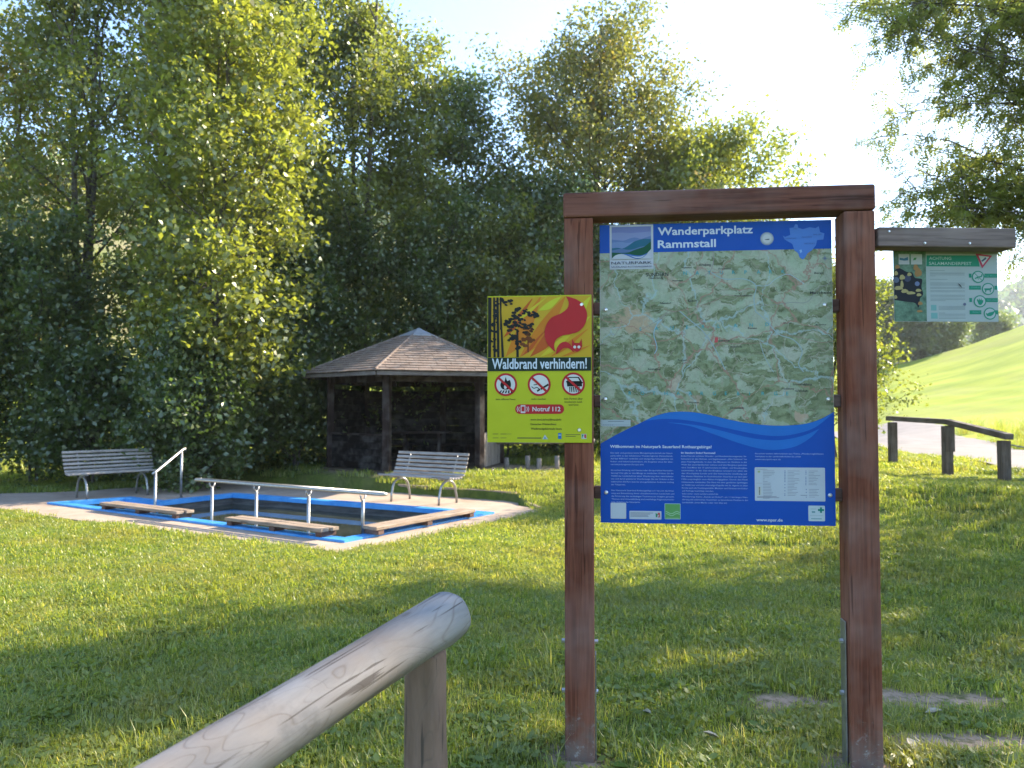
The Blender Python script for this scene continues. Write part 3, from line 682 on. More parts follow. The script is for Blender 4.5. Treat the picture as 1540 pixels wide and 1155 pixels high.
# overhanging ash tree at upper right: trunk outside the picture, limbs drooping into it
def ash_tree():
    x0, y0 = 9.6, 9.6; rs = np.random.RandomState(9); zb = gz(x0, y0)
    T = empty('ash_tree', (x0, y0, zb), 0, 'ash tree hanging its feathery branches into the picture from the upper right', 'tree')
    tr_ = Tubes(); br = Tubes(); trunk = [np.array([0.15*math.sin(q*4), .12*math.sin(q*3), -.1+10.5*q]) for q in np.linspace(0, 1, 9)]
    tr_.add([tuple(p) for p in trunk], .26, .04, 10); tg = []
    # limb ends that the photograph shows (bearing as x/y, elevation slope, distance)
    for (u, v, d) in [(.435, .535, 10.2), (.475, .50, 10.0), (.53, .52, 10.6), (.58, .54, 10.4), (.62, .56, 10), (.56, .47, 10.2), (.61, .46, 10.4), (.54, .405, 10.3), (.575, .385, 10.6), (.635, .41, 10), (.515, .345, 10.3),
                      (.56, .335, 10.8), (.615, .345, 10.3), (.66, .37, 10), (.505, .28, 10.2), (.545, .275, 10.6), (.60, .285, 10.2), (.65, .29, 10), (.62, .24, 10.4), (.66, .245, 10), (.58, .25, 10.1), (.70, .33, 9.8), (.70, .45, 9.8), (.68, .52, 10), (.60, .51, 10.2), (.64, .49, 10.5), (.49, .525, 10.4), (.57, .50, 10), (.65, .54, 10.1), (.53, .31, 10), (.59, .32, 10.5), (.63, .44, 10.2), (.585, .42, 10), (.44, .55, 10.4), (.455, .515, 10), (.49, .495, 10.3), (.50, .545, 10), (.475, .56, 10.5), (.515, .40, 10.1), (.50, .36, 10.5), (.49, .272, 10), (.53, .262, 10.4), (.565, .262, 10), (.525, .30, 10.2), (.60, .25, 10.2)]:
        tg.append((np.array([u*d-x0, d-y0, CAM_H+v*d-zb]), .55))
    for i in range(40):  # unseen rest of the crown, set where it shades the foreground lawn
        a = rs.uniform(0, 6.28); e = rs.uniform(-.5, 1.4); q = np.array([math.cos(a)*math.cos(e)*4.6+1.6, math.sin(a)*math.cos(e)*4.6+2.6, 6.6+math.sin(e)*3.3])
        P = q+np.array([x0, y0, zb]); 
        if P[1] > 1 and P[0]/P[1] < .76 : continue
        tg.append((q, .7))
    cc = []; dirs = []; c2_ = []
    for (e, spread) in tg:
        st_ = trunk[min(8, max(2, int((e[2]-1.2)/10.5*8)))]; mid = st_*.45+e*.55+np.array([0, 0, .75]); pts = []
        for u in np.linspace(0, 1, 7): pts.append(st_*(1-u)**2+2*mid*u*(1-u)+e*u*u+rs.normal(size=3)*.07*u)
        br.add([tuple(p) for p in pts], (.022 if spread < .6 else .04), .004, 6)
        for w in range(16 if spread < .6 else 11):
            u = rs.uniform(.45, 1.)**.8; k = min(5, int(u*6)); f = u*6-k; b = pts[k]*(1-f)+pts[k+1]*f
            td = nrm(nrm(e-st_)*.6+rs.normal(size=3)*.75+np.array([0, 0, -.3])); tl = rs.uniform(.25, .8)*(1 if spread < .6 else 1.5)
            br.add([tuple(b), tuple(b+td*tl*.5), tuple(b+td*tl-np.array([0, 0, .05]))], .007, .003, 4)
            for q in (.3, .5, .7, .85, 1.): (cc if spread < .6 else c2_).append(b+td*tl*q-np.array([0, 0, .05*q])); spread < .6 and dirs.append(td)
    cc = np.array(cc); dirs = np.array(dirs); n = len(cc)
    # compound leaves: a rachis with pairs of slim leaflets
    K = 2; A = np.repeat(cc, K, 0); D = np.repeat(dirs, K, 0)*.5+rs.normal(size=(n*K, 3))*.75; D[:, 2] -= .35; D /= np.linalg.norm(D, axis=1)[:, None]
    S = np.cross(D, np.array([0, 0, 1.])+rs.normal(size=D.shape)*.35); S /= np.linalg.norm(S, axis=1)[:, None]
    quads = []; Lr = rs.uniform(.13, .22, (len(A), 1))
    for k in range(5):
        q = (k+1)/5
        for sg in ((-1, 1) if k < 4 else (0,)):
            b = A+D*Lr*q; d2 = S*sg*.85+D*(.5 if sg else 1.); d2 /= np.linalg.norm(d2, axis=1)[:, None]; nn = np.cross(D, S); side = np.cross(nn, d2); side /= np.linalg.norm(side, axis=1)[:, None]
            l = .066*(1-.15*k/4); wd = .0125
            quads.append(np.stack([b, b+d2*l*.45+side*wd, b+d2*l-np.array([0, 0, .008]), b+d2*l*.45-side*wd], 1))
    c2_ = np.array(c2_); gg = sum(np.sin(c2_ @ rs.normal(size=3)*1.7+rs.uniform(0, 6)) for _ in range(4)); gg = gg+1.6*np.sin(2.3*(c2_[:, 0]*.545-c2_[:, 1]*.839)+.6)+.8*np.sin(5.1*(c2_[:, 0]*.545-c2_[:, 1]*.839)); c2_ = c2_[gg > np.quantile(gg, .70)]; m_ = np.repeat(c2_, 16, 0)+rs.normal(size=(len(c2_)*16, 3))*.3  # unseen crown thinned in bands along the sun, leaving streaks on the lawn
    o2 = leaf_quads(rs, m_, .13, .45)
    Q = np.concatenate(quads+[o2]); tr_.mb.build('trunk', BARK, T, True); br.mb.build('branches', BARK, T, True)
    quads_object('crown', Q, LM['ash'], T, rs.uniform(0, 1, len(Q)))
ash_tree()
# trees standing to the right of the picture: they throw the long shadows on the lawn
G4 = 'trees right of the lawn'
make_tree('ash_tree', 17.8, 15.2, 11.5, 3.3, 2.6, 'tall tree beyond the road at the right, outside the picture', 'tree', None, 'maple', 91, 44, 'round', .2, 15, 1, .22, .36, 6, twig_len=1.3, gaps=.5)
make_tree('ash_tree', 15.6, 7.8, 10.5, 3.2, 2.6, 'wide tree beyond the road beside the ash tree, outside the picture', 'tree', None, 'maple', 92, 40, 'round', .2, 14, 1, .22, .36, 6, twig_len=1.3, gaps=.6)

# woodland on the crest of the far hill
def woodland():
    rs = np.random.RandomState(4); cl = []
    for i in range(420):
        th = R(rs.uniform(-48, 14)); r = rs.uniform(126, 150); x, y = r*math.sin(th), r*math.cos(th); z = gz(x, y); hh = rs.uniform(4, 8)
        k = 55; c = np.array([x, y, z+hh*.45])+rs.normal(size=(k, 3))*np.array([1.6, 1.6, hh*.26]); cl.append(c)
    for i in range(260):
        th = R(rs.uniform(-46, 10)); r = rs.uniform(60, 124); x, y = r*math.sin(th), r*math.cos(th); 
        if math.sin(th*17)+math.sin(r*.13) < .75: continue
        z = gz(x, y); k = 40; c = np.array([x, y, z+1.3])+rs.normal(size=(k, 3))*np.array([1.2, 1.2, .9]); cl.append(c)
    c = np.concatenate(cl); o = quads_object('far_woodland', leaf_quads(rs, c, 1.1), LM['dark'], None, rs.uniform(0, 1, len(c)), 'stuff')
    tag(o, 'dark belt of woodland on the crest of the far hillside', 'woodland')
    cl = []
    for i in range(520):
        th = R(rs.uniform(20, 40)); r = rs.uniform(440, 640); x, y = r*math.sin(th), r*math.cos(th); z = gz(x, y)
        cl.append(np.array([x, y, z+3])+rs.normal(size=(26, 3))*np.array([5, 5, 3.]))
    c = np.concatenate(cl); o = quads_object('distant_forest', leaf_quads(rs, c, 4.5), LM['dark'], None, rs.uniform(0, 1, len(c)), 'stuff')
    tag(o, 'bluish forested hills far away beyond the field', 'forest')
woodland()

# ------------------------------------------------------------------ grass
def grass():
    rs = np.random.RandomState(12)
    N = NT('grass_blade'); p = N.pos(); r = N.attr('rnd')
    ri = N.n('ShaderNodeObjectInfo').outputs['Random']
    c = N.ramp(r, [(0, (.10, .155, .026)), (.55, (.195, .265, .044)), (.83, (.27, .32, .06)), (.94, (.48, .44, .20))])
    patch = N.ramp(N.noise(p, .9, 5, .6), [(.42, 0.), (.66, 1.)])
    c = N.mix(N.math('MULTIPLY', patch, .5), c, (.25, .225, .075)); c = N.mix(N.math('MULTIPLY', ri, .45), c, (.12, .185, .035))
    d = N.n('ShaderNodeBsdfDiffuse'); N.set(d.inputs[0], c); t = N.n('ShaderNodeBsdfTranslucent'); N.set(t.inputs[0], N.mix(1, c, (2.4, 2.1, .9), 'MULTIPLY'))
    g = N.n('ShaderNodeBsdfGlossy'); g.inputs['Roughness'].default_value = .4; g.inputs[0].default_value = (.8, .8, .75, 1)
    m1 = N.n('ShaderNodeMixShader'); m1.inputs[0].default_value = .5; N.t.links.new(d.outputs[0], m1.inputs[1]); N.t.links.new(t.outputs[0], m1.inputs[2])
    m2 = N.n('ShaderNodeMixShader'); m2.inputs[0].default_value = .05; N.t.links.new(m1.outputs[0], m2.inputs[1]); N.t.links.new(g.outputs[0], m2.inputs[2])
    N.t.links.new(m2.outputs[0], N.out.inputs[0]); gm = N.m
    gcol = bpy.data.collections.new('grass_tufts')
    def tuft(i, nb, rad, h, w, broad=0):
        V_, F_, rn = [], [], []
        for b in range(nb):
            a = rs.uniform(0, 6.28); q = rad*math.sqrt(rs.uniform(0, 1)); bx, by = q*math.cos(a), q*math.sin(a)
            hh = h*rs.uniform(.55, 1.35); la = rs.uniform(0, 6.28); ln = hh*rs.uniform(.2, 1.0); ww = w*rs.uniform(.7, 1.3)
            px, py = math.cos(la+1.57)*ww, math.sin(la+1.57)*ww; k = len(V_)
            lx, ly = math.cos(la)*ln, math.sin(la)*ln
            V_ += [(bx-px, by-py, -.01), (bx+px, by+py, -.01), (bx+px*.8+lx*.35, by+py*.8+ly*.35, hh*.6), (bx-px*.8+lx*.35, by-py*.8+ly*.35, hh*.6), (bx+lx, by+ly, hh*rs.uniform(.75, 1.))]
            F_ += [(k, k+1, k+2, k+3), (k+3, k+2, k+4)]; v = rs.uniform(0, 1); rn += [v, v]
        for b in range(broad):     # clover and plantain leaves
            a = rs.uniform(0, 6.28); q = rad*math.sqrt(rs.uniform(0, 1)); z = h*rs.uniform(.4, .85); s = rs.uniform(.008, .017); cx, cy = q*math.cos(a), q*math.sin(a); k = len(V_)
            tx, ty = rs.uniform(-.5, .5, 2)
            for j in range(6):
                th = j*math.pi/3+a; x_, y_ = math.cos(th)*s*(1.25 if j % 3 == 0 else .8), math.sin(th)*s*(1.25 if j % 3 == 0 else .8); V_.append((cx+x_, cy+y_, z+x_*tx+y_*ty))
            F_.append(tuple(range(k, k+6))); rn.append(rs.uniform(.1, .7))
        me = bpy.data.meshes.new('grass_tuft'); me.from_pydata(V_, [], F_); me.materials.append(gm)
        at = me.attributes.new('rnd', 'FLOAT', 'FACE'); at.data.foreach_set('value', np.array(rn, np.float32))
        o = bpy.data.objects.new('tuft_%02d' % i, me); gcol.objects.link(o)
    tuft(0, 110, .11, .038, .0016, 8); tuft(1, 110, .11, .046, .0017, 0); tuft(2, 90, .11, .034, .0016, 34); tuft(3, 100, .12, .05, .0018, 4)
    tuft(4, 26, .08, .105, .0022, 0)          # taller clump
    tuft(5, 90, .16, .05, .0035, 10); tuft(6, 80, .16, .055, .0038, 0)      # coarser, for the distance
    tuft(7, 40, .25, .55, .006, 0)            # rank meadow grass
    P, S, I, Rz = [], [], [], []
    def scatter(r0, r1, a0, a1, dens, kinds, probs, s0, s1, test):
        area = .5*(r1*r1-r0*r0)*R(a1-a0); n = int(area*dens); r = np.sqrt(rs.uniform(r0*r0, r1*r1, n)); a = np.radians(rs.uniform(a0, a1, n))
        x, y = r*np.sin(a), r*np.cos(a); k = test(x, y); x, y = x[k], y[k]; z = ground_h(x, y)
        ok = z > -.5; x, y, z = x[ok], y[ok], z[ok]; m = len(x); P.append(np.stack([x, y, z], 1)); S.append(rs.uniform(s0, s1, m)); I.append(rs.choice(kinds, m, p=probs)); Rz.append(rs.uniform(0, 6.28, m))
    slab_o = offset_poly(SLAB, -.06)
    def lawn(x, y):
        k = ~in_poly(x, y, slab_o) & ~in_poly(x, y, ROAD) & (np.hypot(x-PAV[0], y-PAV[1]) > 2.2+rs.uniform(-.1, .3, len(x)))
        s = blob(x, y, SOIL); k &= rs.uniform(.1, 1.1, len(x)) > s*1.5
        k &= rs.uniform(0, 1, len(x)) > .45*blob(x, y, SOIL_DRY)
        path = np.hypot((x+.2)*.6, (y-17.2)) < 1.1; return k & ~path
    scatter(1.7, 5, -44, 44, 210, [0, 1, 2, 3, 4], [.3, .22, .26, .17, .05], .7, 1.25, lawn)
    scatter(5, 9, -41, 42, 120, [0, 1, 2, 3, 5], [.22, .2, .18, .15, .25], .8, 1.3, lawn)
    scatter(9, 15, -40, 42, 55, [5, 6], [.6, .4], .8, 1.3, lawn)
    scatter(15, 30, -40, 44, 14, [5, 6], [.5, .5], 1.2, 2.2, lawn)
    # rank grass and weeds along the field side of the road and under the bushes
    def verge(x, y): return (x > 14.3+(y-20)*.25) & (x < 18.5+(y-20)*.3) & ~in_poly(x, y, ROAD)
    scatter(16, 36, 22, 50, 4, [7], [1.], .5, 1.1, verge)
    def edge(x, y): return (y > 17.2) & (x < 3) & (np.hypot(x-PAV[0], y-PAV[1]) > 2.8) & (y < 24)
    scatter(15, 30, -42, 12, 1.6, [7], [1.], .4, .9, edge)
    P = np.concatenate(P); S = np.concatenate(S); I = np.concatenate(I); Rz = np.concatenate(Rz)
    me = bpy.data.meshes.new('grass'); me.vertices.add(len(P)); me.vertices.foreach_set('co', P.astype(np.float32).ravel())
    for n_, v, t_ in (('gs', S, 'FLOAT'), ('gi', I, 'INT'), ('gr', Rz, 'FLOAT')):
        a = me.attributes.new(n_, t_, 'POINT'); a.data.foreach_set('value', v.astype(np.int32 if t_ == 'INT' else np.float32))
    me.materials.append(gm)
    o = bpy.data.objects.new('grass', me); COL.objects.link(o); tag(o, 'mown lawn grass with clover around the pool and the board', 'grass', None, 'stuff')
    ng = bpy.data.node_groups.new('grass_scatter', 'GeometryNodeTree')
    ng.interface.new_socket('Geometry', in_out='INPUT', socket_type='NodeSocketGeometry'); ng.interface.new_socket('Geometry', in_out='OUTPUT', socket_type='NodeSocketGeometry')
    A = ng.nodes.new; gi, go = A('NodeGroupInput'), A('NodeGroupOutput'); iop = A('GeometryNodeInstanceOnPoints'); ci = A('GeometryNodeCollectionInfo')
    ci.inputs['Collection'].default_value = gcol; ci.inputs['Separate Children'].default_value = True; ci.inputs['Reset Children'].default_value = True
    def na(n_, dt):
        q = A('GeometryNodeInputNamedAttribute'); q.data_type = dt; q.inputs['Name'].default_value = n_; return q.outputs['Attribute']
    cx = A('ShaderNodeCombineXYZ'); l = ng.links.new
    l(na('gr', 'FLOAT'), cx.inputs[2]); l(gi.outputs[0], iop.inputs['Points']); l(ci.outputs[0], iop.inputs['Instance'])
    iop.inputs['Pick Instance'].default_value = True; l(na('gi', 'INT'), iop.inputs['Instance Index']); l(cx.outputs[0], iop.inputs['Rotation']); l(na('gs', 'FLOAT'), iop.inputs['Scale']); l(iop.outputs[0], go.inputs[0])
    md = o.modifiers.new('scatter', 'NODES'); md.node_group = ng
    print('grass tufts', len(P))
grass()

# ------------------------------------------------------------------ low wooden fence by the road
def road_fence():
    pts = [(7.05, 14.35), (7.02, 12.5), (6.98, 11.0)]
    zs = [gz(*p) for p in pts]; tops = [1.55-14.35*12/1163, 1.55-12.5*17/1163, 1.55-11.0*38/1163]
    T = empty('low_fence', (0, 0, 0), 0, 'low dark wooden barrier with one rail on three posts beside the road', 'fence')
    for (x, y), z, zt in zip(pts, zs, tops):
        o = MB().box((0, 0, 0), (.13, .13, zt-z+.12)).build('post', M['fencepost'], T, bevel=.01); o.location = (x, y, (zt+z-.16)/2-.04)
    for i in (0, 1):
        a = Vector((*pts[i], tops[i]-.03)); b = Vector((*pts[i+1], tops[i+1]-.03)); d = b-a
        e = d.normalized()*(.14); a2 = a-e*(i == 0); b2_ = b+e*(i == 1)
        o = MB().box((0, 0, 0), ((b2_-a2).length, .12, .085)).build('rail', M['fence'], T, bevel=.008); o.location = (a2+b2_)/2+Vector((0, 0, .04+.004*i)); o.rotation_euler = d.to_track_quat('X', 'Z').to_euler()
    x, y = pts[1]; o = MB().box((0, 0, 0), (.15, .02, .42)).build('splice_board', M['fencepost'], T); o.location = (x, y-.08, tops[1]-.26)
    pts_ = [(7.06, 10.98, tops[2]-.12), (7.35, 10.6, tops[2]-.2), (7.8, 10.2, tops[2]-.42), (8.3, 9.8, tops[2]-.5)]
    MB().tube(pts_, .010, 6).build('wire', M['steel'], T)
road_fence()

# ------------------------------------------------------------------ foreground log barrier
def grain_log(name, c1, c2, seed):
    N = NT(name, .7, .14); v = N.map(N.co(), (1, 1, 1), (0, 0, 0), (seed*3.1, seed, 0)); 
    vs = N.map(v, (1.0, 3.6, 3.6)); base = N.noise(vs, 2.2, 1.6, .45, .35)
    knot = N.voro(N.map(v, (3.6, 6.5, 6.5)), 1.0, 'F1', 'Distance')
    f = N.math('ADD', N.math('MULTIPLY', base, 22.0), N.math('MULTIPLY', N.ramp(knot, [(.0, 1.), (.28, 0.)], 'EASE'), 2.2))
    line = N.math('PINGPONG', f, .5)
    ln = N.ramp(line, [(.0, 1.), (.055, .35), (.12, 0.)])
    fade = N.ramp(N.noise(v, 9, 3), [(.35, 0.), (.6, 1.)])
    col = N.mix(N.ramp(N.noise(N.map(v, (2, 9, 9)), 2.0, 5, .6), [(.3, 0.), (.7, 1.)]), c1, c2)
    tan = N.ramp(N.noise(v, 2.7, 4), [(.45, 0.), (.7, .8)]); col = N.mix(tan, col, (.20, .150, .112))
    stain = N.ramp(N.noise(v, 5, 5, .7), [(.58, 0.), (.72, .7)]); col = N.mix(stain, col, (.12, .11, .10))
    col = N.mix(N.math('MULTIPLY', ln, N.math('MULTIPLY', fade, .62)), col, (.13, .10, .08))
    core = N.ramp(knot, [(.0, 1.), (.05, .7), (.075, 0.)]); col = N.mix(N.math('MULTIPLY', core, .55), col, (.10, .075, .06))
    crk = N.ramp(N.noise(N.map(v, (1.3, 46, 46)), 2.0, 2, .5, .2), [(.33, 1.), (.365, 0.)]); col = N.mix(N.math('MULTIPLY', crk, .8), col, (.07, .055, .045))
    N.color(col); N.bump(N.math('SUBTRACT', N.noise(N.map(v, (5, 60, 60)), 2, 3), N.math('ADD', crk, N.math('MULTIPLY', ln, .3))), .35, .003); return N.m
def log_mesh(L, r0, r1, rs, n=40, rings=70, round_end=.03, x_start=0):
    V_, F_ = [], []
    xs = list(np.linspace(x_start, L-round_end, rings))+[L-round_end*.6, L-round_end*.25, L-.002, L]
    kn = [(rs.uniform(x_start, L), rs.uniform(0, 6.28), rs.uniform(.002, .005)) for _ in range(14)]
    for i, x in enumerate(xs):
        q = (x-x_start)/(L-x_start); r = r0+(r1-r0)*q
        if x > L-round_end: r *= [.985, .93, .80, .0][i-rings]
        for k in range(n):
            th = 2*math.pi*k/n; b = .0018*math.sin(3*th+x*2.2)+.0015*math.sin(5*th-x*3.7)+.0012*math.sin(2*th+x*7)
            for kx, ka, kh in kn:
                da = (th-ka+math.pi) % (2*math.pi)-math.pi; b += kh*math.exp(-((x-kx)/.035)**2-(da*r/.03)**2)
            rr = max(0, r+(b if r > .02 else 0)); V_.append((x, rr*math.cos(th), rr*math.sin(th)))
    for i in range(len(xs)-1):
        for k in range(n): k2 = (k+1) % n; F_.append((i*n+k, (i+1)*n+k, (i+1)*n+k2, i*n+k2))
    F_.append(tuple(range(n))); return MB().add(V_, F_)
def log_barrier():
    T = empty('log_barrier', (-.27, 2.14, 0), 0, 'round peeled log rail resting on a short post in the foreground', 'barrier')
    rs = np.random.RandomState(3); E = Vector((-.158, 2.17, .992)); A_ = Vector((-.612, 1.55, .837)); d = (E-A_).normalized(); L = 2.6; s = E-d*L
    o = log_mesh(L, .087, .066, rs).build('rail_log', grain_log('peeled_log', (.185, .173, .162), (.29, .274, .258), 1), T, True)
    o.location = s-T.location; o.rotation_euler = d.to_track_quat('X', 'Z').to_euler()
    o = log_mesh(1.23, .061, .059, rs, round_end=.02).build('post_log', grain_log('peeled_post', (.155, .098, .070), (.25, .165, .122), 2), T, True)
    o.rotation_euler = (0, -math.pi/2, 0); o.location = (.03, .035, -.34)
log_barrier()

# ------------------------------------------------------------------ printed panels
class Print:
    """flat print on a panel: polygons in panel coordinates (x right, z up), each layer a little prouder than the last"""
    def __init__(s, panel, y0): s.p = panel; s.y0 = y0
    def build(s, name, items, parent=None):
        mats = []; mb = MB()
        for (poly, col, lay) in items:
            m = ink(col) if not isinstance(col, bpy.types.Material) else col
            if m not in mats: mats.append(m)
            y = s.y0-.0005*lay; P = [(x, y, z) for x, z in poly]
            ar = sum(poly[i][0]*poly[(i+1) % len(poly)][1]-poly[(i+1) % len(poly)][0]*poly[i][1] for i in range(len(poly)))
            idx = tuple(range(len(P))); mb.add(P, [idx if ar > 0 else idx[::-1]], mats.index(m))
        return mb.build(name, mats, parent or s.p)
def rect(x0, z0, x1, z1): return [(x0, z0), (x1, z0), (x1, z1), (x0, z1)]
def rrect(x0, z0, x1, z1, r, n=4):
    out = []
    for cx, cz, a in ((x1-r, z0+r, -90), (x1-r, z1-r, 0), (x0+r, z1-r, 90), (x0+r, z0+r, 180)):
        for k in range(n+1): th = R(a+90*k/n); out.append((cx+r*math.cos(th), cz+r*math.sin(th)))
    return out
def disc(cx, cz, r, n=28): return [(cx+r*math.cos(2*math.pi*k/n), cz+r*math.sin(2*math.pi*k/n)) for k in range(n)]
def line2(pts, w):
    Lp, Rp = [], []
    for i, p in enumerate(pts):
        a = pts[max(0, i-1)]; b = pts[min(len(pts)-1, i+1)]; dx, dz = b[0]-a[0], b[1]-a[1]; l = math.hypot(dx, dz) or 1
        ww = w[i] if hasattr(w, '__len__') else w
        Lp.append((p[0]-dz/l*ww/2, p[1]+dx/l*ww/2)); Rp.append((p[0]+dz/l*ww/2, p[1]-dx/l*ww/2))
    return Lp+Rp[::-1]
def text_mesh(lines, y, mat, parent, name='lettering'):
    """lines: (string, x0, baseline z, height of a capital, x1 or None, boldness)"""
    V_, F_ = [], []
    for (s, x0, z0, hgt, x1, bold) in lines:
        if not s.strip(): continue
        cu = bpy.data.curves.new('t', 'FONT'); cu.body = s; cu.size = 1; cu.resolution_u = 2; cu.offset = bold; cu.fill_mode = 'FRONT'
        to = bpy.data.objects.new('t', cu); me = bpy.data.meshes.new_from_object(to)
        n = len(me.vertices); co = np.zeros(n*3, np.float32); me.vertices.foreach_get('co', co); co = co.reshape(-1, 3)
        if n:
            sz = hgt/.70; sx = sz if x1 is None else (x1-x0)/max(1e-6, co[:, 0].max()-co[:, 0].min()); co[:, 0] -= co[:, 0].min()
            b = len(V_); V_ += [(x0+c[0]*sx, y, z0+c[1]*sz) for c in co]; F_ += [tuple(b+i for i in p.vertices) for p in me.polygons]
        bpy.data.objects.remove(to); bpy.data.curves.remove(cu); bpy.data.meshes.remove(me)
    o = MB().add(V_, F_).build(name, mat, parent); o['kind'] = 'stuff'; return o

def map_material():
    N = NT('printed_hiking_map', .4, .16); o = N.co(); s = N.sep(o); cv = N.n('ShaderNodeCombineXYZ'); N.set(cv.inputs[0], s[0]); N.set(cv.inputs[1], s[2]); v = cv.outputs[0]
    warp = N.noise(v, 4.0, 6, .62, 0, True); vw = N.vmath('ADD', v, N.vmath('MULTIPLY', N.vmath('SUBTRACT', warp, (.5, .5, .5)), (.24, .24, 0)))
    rot = N.map(vw, (1, 2.0, 1), (0, 0, R(-20)))
    f1 = N.noise(rot, 7.0, 8, .62); gz_ = N.ramp(s[2], [(0.2, .04), (1.1, -.02)])
    f1 = N.math('ADD', f1, N.math('MULTIPLY', N.math('SUBTRACT', 1.9, s[2]), .085))
    forest = N.ramp(f1, [(.47, 0.), (.495, 1.)])
    open_ = N.mix(N.ramp(N.noise(v, 13, 5), [(.4, 0.), (.6, 1.)]), (.37, .41, .33), (.30, .37, .27))
    open_ = N.mix(N.ramp(N.noise(v, 4, 3), [(.52, 0.), (.66, .6)]), open_, (.43, .43, .39))
    relief = N.noise(N.map(vw, (1, 1.8, 1), (0, 0, R(35))), 24, 4, .6)
    fc = N.mix(N.ramp(relief, [(.35, 0.), (.62, 1.)]), (.085, .11, .05), (.24, .29, .17))
    c = N.mix(forest, open_, fc)
    c = N.mix(N.ramp(N.noise(rot, 9, 3), [(.55, 0.), (.6, .35)]), c, (.36, .46, .34))
    cl = N.math('PINGPONG', N.math('MULTIPLY', f1, 26.), .5); c = N.mix(N.ramp(cl, [(.0, .5), (.10, 0.)]), c, (.22, .21, .16))
    # town areas
    def spot(cx, cz, r, col, amt):
        nonlocal c
        d = N.n('ShaderNodeVectorMath', operation='DISTANCE'); N.set(d.inputs[0], vw); d.inputs[1].default_value = (cx, cz, 0)
        c = N.mix(N.ramp(N.math('ADD', N.math('DIVIDE', d.outputs['Value'], r), N.math('MULTIPLY', N.noise(v, 30, 3), .9)), [(.85, amt), (1.2, 0.)]), c, col)
    spot(.24, 1.95, .14, (.44, .33, .23), .9); spot(.42, 1.68, .07, (.46, .40, .33), .85); spot(.44, 2.15, .06, (.45, .40, .32), .7)
    spot(.97, 1.52, .05, (.44, .33, .26), .9); spot(.35, 1.32, .06, (.44, .34, .24), .6); spot(.52, 1.6, .04, (.44, .32, .26), .7); spot(.86, 1.35, .05, (.46, .40, .33), .8)
    # rivers and roads, thin wandering lines
    riv = N.voro(N.map(vw, (1, .8, 1), (0, 0, .4)), 2.9); c = N.mix(N.ramp(riv, [(.004, .8), (.010, 0.)]), c, (.33, .44, .46))
    rd0 = N.voro(N.vmath('ADD', vw, (3.3, 1.7, 0)), 7.5); c = N.mix(N.ramp(rd0, [(.007, .6), (.016, 0.)]), c, (.42, .42, .36))
    rd = N.voro(N.vmath('ADD', vw, (.4, .9, 0)), 3.9); c = N.mix(N.ramp(rd, [(.005, .9), (.013, 0.)]), c, (.33, .19, .155))
    rd2 = N.voro(N.vmath('ADD', vw, (1.4, 2.9, 0)), 11.); c = N.mix(N.ramp(rd2, [(.009, .55), (.022, 0.)]), c, (.30, .27, .22))
    tick = N.ramp(N.voro(v, 62, 'F1'), [(.10, 1.), (.16, 0.)]); tk = N.math('MULTIPLY', tick, N.ramp(N.noise(v, 11, 3), [(.57, 0.), (.62, .75)])); c = N.mix(tk, c, (.09, .10, .10))
    c = N.mix(N.ramp(N.noise(v, 60, 3, .7), [(.35, .16), (.6, 0.)]), c, (.12, .13, .10))
    c = N.mix(1, c, (.92, .90, .83), 'MULTIPLY')
    N.color(c); N.set(N.b.inputs['Roughness'], N.ramp(N.noise(v, 7, 4), [(.3, .28), (.7, .42)])); return N.m

# ------------------------------------------------------------------ the map board in its timber frame
FA = R(-6); FO = (.304, 3.500)
IB = empty('information_board', (FO[0], FO[1], 0), FA, 'large blue and green hiking map board in a red brown timber frame', 'information board')
WF = 1.208; g0 = gz(*FO); rgt = (FO[0]+WF*math.cos(FA), FO[1]+WF*math.sin(FA)); g1 = gz(*rgt)
for x, g in ((0, g0), (WF, g1)):
    o = MB().box((0, 0, (2.415+g-.06)/2), (.13, .13, 2.415-g+.06)).build('post', M['post'], IB, bevel=.007); o.location = (x, 0, 0)
    bt = None
    for zz in ((.28, .50) if x == 0 else (.30, .52)):
        for sx in ((-1, 1) if x == 0 else (-1,)):
            q = MB().tube([(0, 0, 0), (sx*.016, 0, 0)], .011, 6).build('bolt', M['bolt'], o); q.location = (sx*(.065 if x == 0 else .073), 0, zz+g)
o = MB().box((-.0725, 0, .30+g1), (.006, .06, .62)).build('anchor_strap', M['steel'], IB, bevel=.001); o.location = (WF, 0, 0)
o = MB().box((.0695, 0, .2+g0), (.006, .06, .5)).build('anchor_strap', M['steel'], IB, bevel=.001)
o = MB().box((0, 0, 0), (WF+.135, .140, .112)).build('beam', M['beam'], IB, bevel=.010); o.location = (WF/2, -.002, 2.473)
zb = [1.55+3.44*157/1163, 1.55+3.44*15/1163, 1.55-3.44*124/1163]
cb = None
for z in zb:
    if cb is None: cb = MB().box((0, 0, 0), (WF-.13, .045, .056)).build('crossbar', M['crossbar'], IB, bevel=.005); o = cb
    else: o = inst(cb, IB)
    o.location = (WF/2, .026, z)
BX0, BX1, BZ0, BZ1 = .095, 1.110, 1.050, 2.393
M['panel_edge'] = plain('aluminium_sheet', (.5, .52, .54), .4, .3)
PN = MB().box(((BX0+BX1)/2, .0, (BZ0+BZ1)/2), (BX1-BX0, .003, BZ1-BZ0)).build('map_panel', [M['panel_edge']], IB)
pr_ = Print(PN, -.0018)
def bp(px, py):
    f = (py-333)/455; xl, xr = 902+4*f, 1250+9*f; a = (px-xl)/(xr-xl); yt, yb_ = 337-9*a, 786+4*a; b = (py-yt)/(yb_-yt)
    return (BX0+(BX1-BX0)*a, BZ1-(BZ1-BZ0)*b)
def c3(pts): return [bp(890+x/4.053, 560+y/4.053) for x, y in pts]
